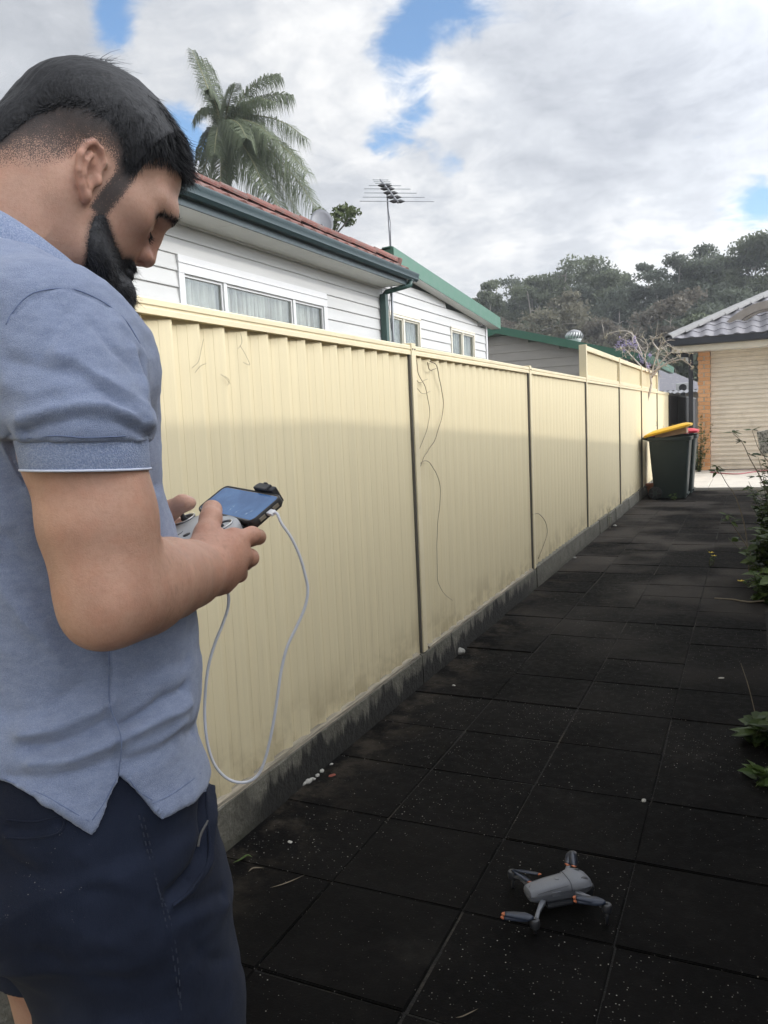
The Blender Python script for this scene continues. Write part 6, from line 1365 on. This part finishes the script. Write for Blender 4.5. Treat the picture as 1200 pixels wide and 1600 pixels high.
MB().loft([rrect(HX-.0023, HY-.0023, .0087, -.002), rrect(HX-.0023, HY-.0023, .0087, -.0008)]).build('frame', MFRM, ph)
t = NT('phone_screen'); o_ = t.obj(); n = t.noise(22, 4, .6, o_); c = t.mix(t.ramp(n, .35, .7), (.035, .085, .20), (.055, .125, .27)); sm_ = t.math('MULTIPLY', t.ramp(t.noise(60, 4, .7, t.scale(o_, (1, .6, 1))), .60, .68), t.ramp(t.noise(16, 2, .5, o_), .54, .60)); c = t.mix(sm_, c, (.25, .34, .45))
t.set(Base_Color=(.01, .012, .015), Roughness=.12, Emission_Color=c, Emission_Strength=.75, Specular_IOR_Level=.35); MSCR = t.m
scr = MB().loft([rrect(HX-.0040, HY-.0040, .0072, -.0009), rrect(HX-.0040, HY-.0040, .0072, -.0003)]).build('screen', MSCR, ph)
for (x, y, w, h) in ((HX-.0002, .012, .0016, .005), (HX-.0002, -.012, .0016, .005)): MB().bbox((x-w, y-h, -.0085), (x+w, y+h, -.0035), .0006).build('speaker_slot', MFRM, ph)
# clamp
cl = MB(); cl.bbox((.002, HY+.001, -.020), (.050, HY+.010, .004), .002); cl.bbox((.010, HY-.001, .0025), (.040, HY+.010, .0065), .0015); co = cl.build('phone_clamp', MDG, ctrl); co.matrix_parent_inverse = (MANW @ CM).inverted() @ (MANW @ PM)
cl = MB(); cl.bbox((-.030, -HY-.012, -.022), (.055, HY+.002, -.0135), .003); cl.bbox((-.030, -HY-.012, -.022), (.055, -HY-.002, -.005), .003); co = cl.build('clamp_arm', MDG, ctrl); co.matrix_parent_inverse = (MANW @ CM).inverted() @ (MANW @ PM)
MB().bbox((.022, HY+.009, .0042), (.030, HY+.0112, .0075), .0006).build('clamp_notch', MDG, ctrl).matrix_parent_inverse = (MANW @ CM).inverted() @ (MANW @ PM)
# cable
MCAB = M('white_cable', (.60, .61, .66), .5, .04, 60); MPLUG = M('white_plug', (.80, .80, .80), .4, .02)
cbl = empty('charging_cable', PO); cbl.rotation_euler = man.rotation_euler; tag(cbl, 'white charging cable looping from the phone down and back to the controller', 'cable')
pp = PM @ Vector((HX+.001, .0, -.006)); d_ = (PM.to_3x3() @ Vector((1, 0, 0)))
pl_ = MB(); pl_.bbox((HX-.001, -.0045, -.0085), (HX+.012, .0045, -.0035), .0016); po_ = pl_.build('plug', MPLUG, cbl, 50); po_.matrix_parent_inverse = PM
pts = [pp+d_*.010, pp+d_*.018]+[Vector(loc(u, v, r)) for (u, v, r) in ((440, 818, .098), (455, 840, .102), (468, 868, .105), (476, 895, .106), (481, 922, .106), (476, 950, .105), (463, 980, .102), (449, 1010, .10), (440, 1045, .098), (434, 1085, .095), (428, 1125, .09), (421, 1160, .085), (413, 1190, .08), (402, 1212, .075), (385, 1222, .07), (365, 1221, .065), (347, 1210, .06), (333, 1190, .055), (324, 1160, .05), (320, 1120, .045), (321, 1080, .045), (326, 1040, .045), (336, 1005, .045), (348, 975, .045), (356, 950, .045), (357, 930, .045), (352, 905, .04), (345, 880, .03))]+[Vector((0.01, .225, 1.196)), Vector((.0, .222, 1.205))]
MB().tube(spline(pts, 5), .0019, 8).build('cord', MCAB, cbl, True)
# ================================================================== DRONE
dr0 = Vector((-.474, 2.058, 0)); dfw = Vector((-.382+.525, 2.098-1.986, 0)).normalized(); drt = Vector((dfw.y, -dfw.x, 0))
dr = empty('drone', dr0, math.atan2(dfw.y, dfw.x)); tag(dr, 'grey folding camera drone with orange tipped propellers standing on the dark pavers', 'drone')
def dl(x, y, z): v = Vector((x, y, 0))-dr0; return Vector((v.dot(dfw), -v.dot(drt), z))       # world -> drone frame (x forward, y left)
MDR = M('drone_grey', (.145, .155, .18), .45, .05, 60, .06, 400); MDRD = M('drone_dark', (.030, .032, .038), .45, .1, 60); MOR = M('orange_tip', (.45, .13, .05), .5); MPRB = M('propeller', (.018, .027, .052), .4, .1, 50)
def sect(x, hw_, z0, z1):
    h = z1-z0; half = [(.0, z1), (hw_*.55, z1-.0006), (hw_*.80, z1-.004), (hw_*.93, z1-.010), (hw_, z1-h*.36), (hw_*.985, z1-h*.44), (hw_*.90, z1-h*.50), (hw_*.88, z0+h*.22), (hw_*.74, z0+.003), (hw_*.5, z0)]
    return [(x, -y, z) for (y, z) in reversed(half[1:])]+[(x, y, z) for (y, z) in half]
secs = [(-.096, .020, .044, .062), (-.092, .027, .038, .068), (-.076, .031, .033, .073), (-.030, .033, .030, .078), (.014, .034, .030, .081), (.024, .038, .032, .083), (.040, .044, .036, .085), (.058, .046, .040, .084), (.074, .042, .044, .080), (.084, .034, .048, .075), (.088, .026, .051, .071)]
body = MB().loft([sect(*q) for q in secs]).build('body', MDR, dr, 32)
def sect_line(x, off=.0006): q = sect(x, float(np.interp(x, [s[0] for s in secs], [s[1] for s in secs]))+off, float(np.interp(x, [s[0] for s in secs], [s[2] for s in secs]))-off, float(np.interp(x, [s[0] for s in secs], [s[3] for s in secs]))+off); return q
MB().tube([q for q in sect_line(.022)[4:15]], .0009, 5, False).build('battery_seam', MDRD, body)
MB().tube([(-.088+.0, 0, .07)]+[(x, .020, float(np.interp(x, [s[0] for s in secs], [s[3] for s in secs]))-.0015) for x in (-.07, -.03, .01, .022)], .0007, 5).build('battery_seam', MDRD, body); MB().tube([(x, -.030, float(np.interp(x, [s[0] for s in secs], [s[3] for s in secs]))-.0085) for x in (-.075, -.03, .01, .022)], .0007, 5).build('battery_seam', MDRD, body)
MB().lathe([(.006, 0), (.006, .0008), (.0045, .0010), (.001, .0010)], (-.005, 0, .0800), 'z', 18).build('power_button', MDR, body, True)
for sy in (-1, 1): MB().lathe([(.0068, -.002), (.0068, .0008), (.001, .0012)], (0, 0, 0), 'z', 16).build('sensor_eye', MDRD, body, True).matrix_parent_inverse = Matrix.Translation((.066, sy*.024, .0805)) @ Matrix.Rotation(sy*R(-22), 4, 'X') @ Matrix.Rotation(R(14), 4, 'Y') @ Matrix.Scale(1.5, 4, (1, 0, 0))
MB().bbox((-.035, -.0352, .052), (-.010, -.0325, .064), .0006).build('side_vent', MDR, body)
MB().bbox((-.05, -.036, .018), (.03, .036, .032), .008).build('belly', MDRD, dr)
gm = MB().bbox((.062, -.018, .022), (.098, .018, .050), .008).build('camera_gimbal', MDRD, dr, 50); MB().lathe([(.010, 0), (.010, .006), (.008, .0065), (.001, .0055)], (.0975, 0, .036), 'x', 18).build('lens', MBK, gm, True)
mot = {'front_right': dl(-.338, 2.018, .052), 'rear_right': dl(-.506, 1.913, .034), 'front_left': dl(-.470, 2.229, .058), 'rear_left': dl(-.615, 2.093, .046)}
root_pts = {'front_right': Vector((.035, -.036, .052)), 'rear_right': Vector((-.060, -.028, .040)), 'front_left': Vector((.040, .036, .060)), 'rear_left': Vector((-.070, .028, .052))}
tips = {'front_right': [dl(-.421, 1.994, .062), dl(-.425, 2.004, .066)], 'rear_right': [dl(-.590, 1.884, .044), dl(-.590, 1.894, .048)], 'front_left': [dl(-.449, 2.148, .066), dl(-.470, 2.150, .066)], 'rear_left': [dl(-.530, 2.090, .060), dl(-.547, 2.040, .060)]}
for k, m_ in mot.items():
    a = root_pts[k]; mid = a.lerp(m_, .55)+Vector((0, 0, .004)); arm = MB(); rings = []
    for (p, w, h) in ((a, .0075, .013), (mid, .0048, .0085), (m_-Vector((0, 0, .008)), .0055, .0075)):
        d_ = (m_-a).normalized(); sd = d_.cross(Vector((0, 0, 1))).normalized(); rings.append([p+sd*w*c+Vector((0, 0, h*s_*.5)) for (c, s_) in ((1, -.7), (1, .7), (.6, 1), (-.6, 1), (-1, .7), (-1, -.7), (-.6, -1), (.6, -1))])
    ao = arm.loft(rings).build('arm', MDR, dr, 40)
    MB().lathe([(.0125, -.014), (.0135, -.010), (.0135, .004), (.0115, .007), (.004, .0085), (.004, .011), (.001, .011)], tuple(m_), 'z', 20).build('motor', MDRD, ao, 40)
    MB().tube([m_-Vector((0, 0, .012)), Vector((m_.x, m_.y, .002))], [.006, .0045], 8).build('foot', MDRD, ao, True)
    for tp in tips[k]:
        hub = m_+Vector((0, 0, .010)); d_ = tp-hub; L_ = d_.length; d_.normalize(); sd = d_.cross(Vector((0, 0, 1))).normalized(); nn = sd.cross(d_); bl = MB(); tipm = MB(); R1 = []; R2 = []
        for f_, w, tw in ((.03, .0040, .3), (.12, .0085, .35), (.30, .0135, .28), (.60, .0125, .2), (.82, .0100, .16), (.90, .0085, .15), (.97, .006, .14), (1.0, .002, .12)):
            c_ = hub+d_*L_*f_+Vector((0, 0, .002)); s2 = sd*math.cos(tw)+nn*math.sin(tw); n2_ = d_.cross(s2)
            rg_ = [c_-s2*w, c_+n2_*.0012, c_+s2*w, c_-n2_*.0010]; (R1 if f_ < .905 else R2).append(rg_)
        R2.insert(0, R1[-1]); b_ = bl.loft(R1).build('propeller_blade', MPRB, ao, True); tipm.loft(R2).build('blade_tip', MOR, b_, True)
# ================================================================== AIR
t = bpy.data.materials.new('thin_haze'); t.use_nodes = True; nt = t.node_tree; nt.nodes.clear(); ou = nt.nodes.new('ShaderNodeOutputMaterial'); pv = nt.nodes.new('ShaderNodeVolumePrincipled')
pv.inputs['Color'].default_value = (.90, .94, 1.0, 1); pv.inputs['Density'].default_value = .0015; pv.inputs['Anisotropy'].default_value = .2; nt.links.new(pv.outputs[0], ou.inputs['Volume'])
hz = MB().box((-905, -905, -1.1), (905, 905, 20)).build('haze', t); tag(hz, 'thin pale air between the camera and the far trees', 'haze', kind='stuff')
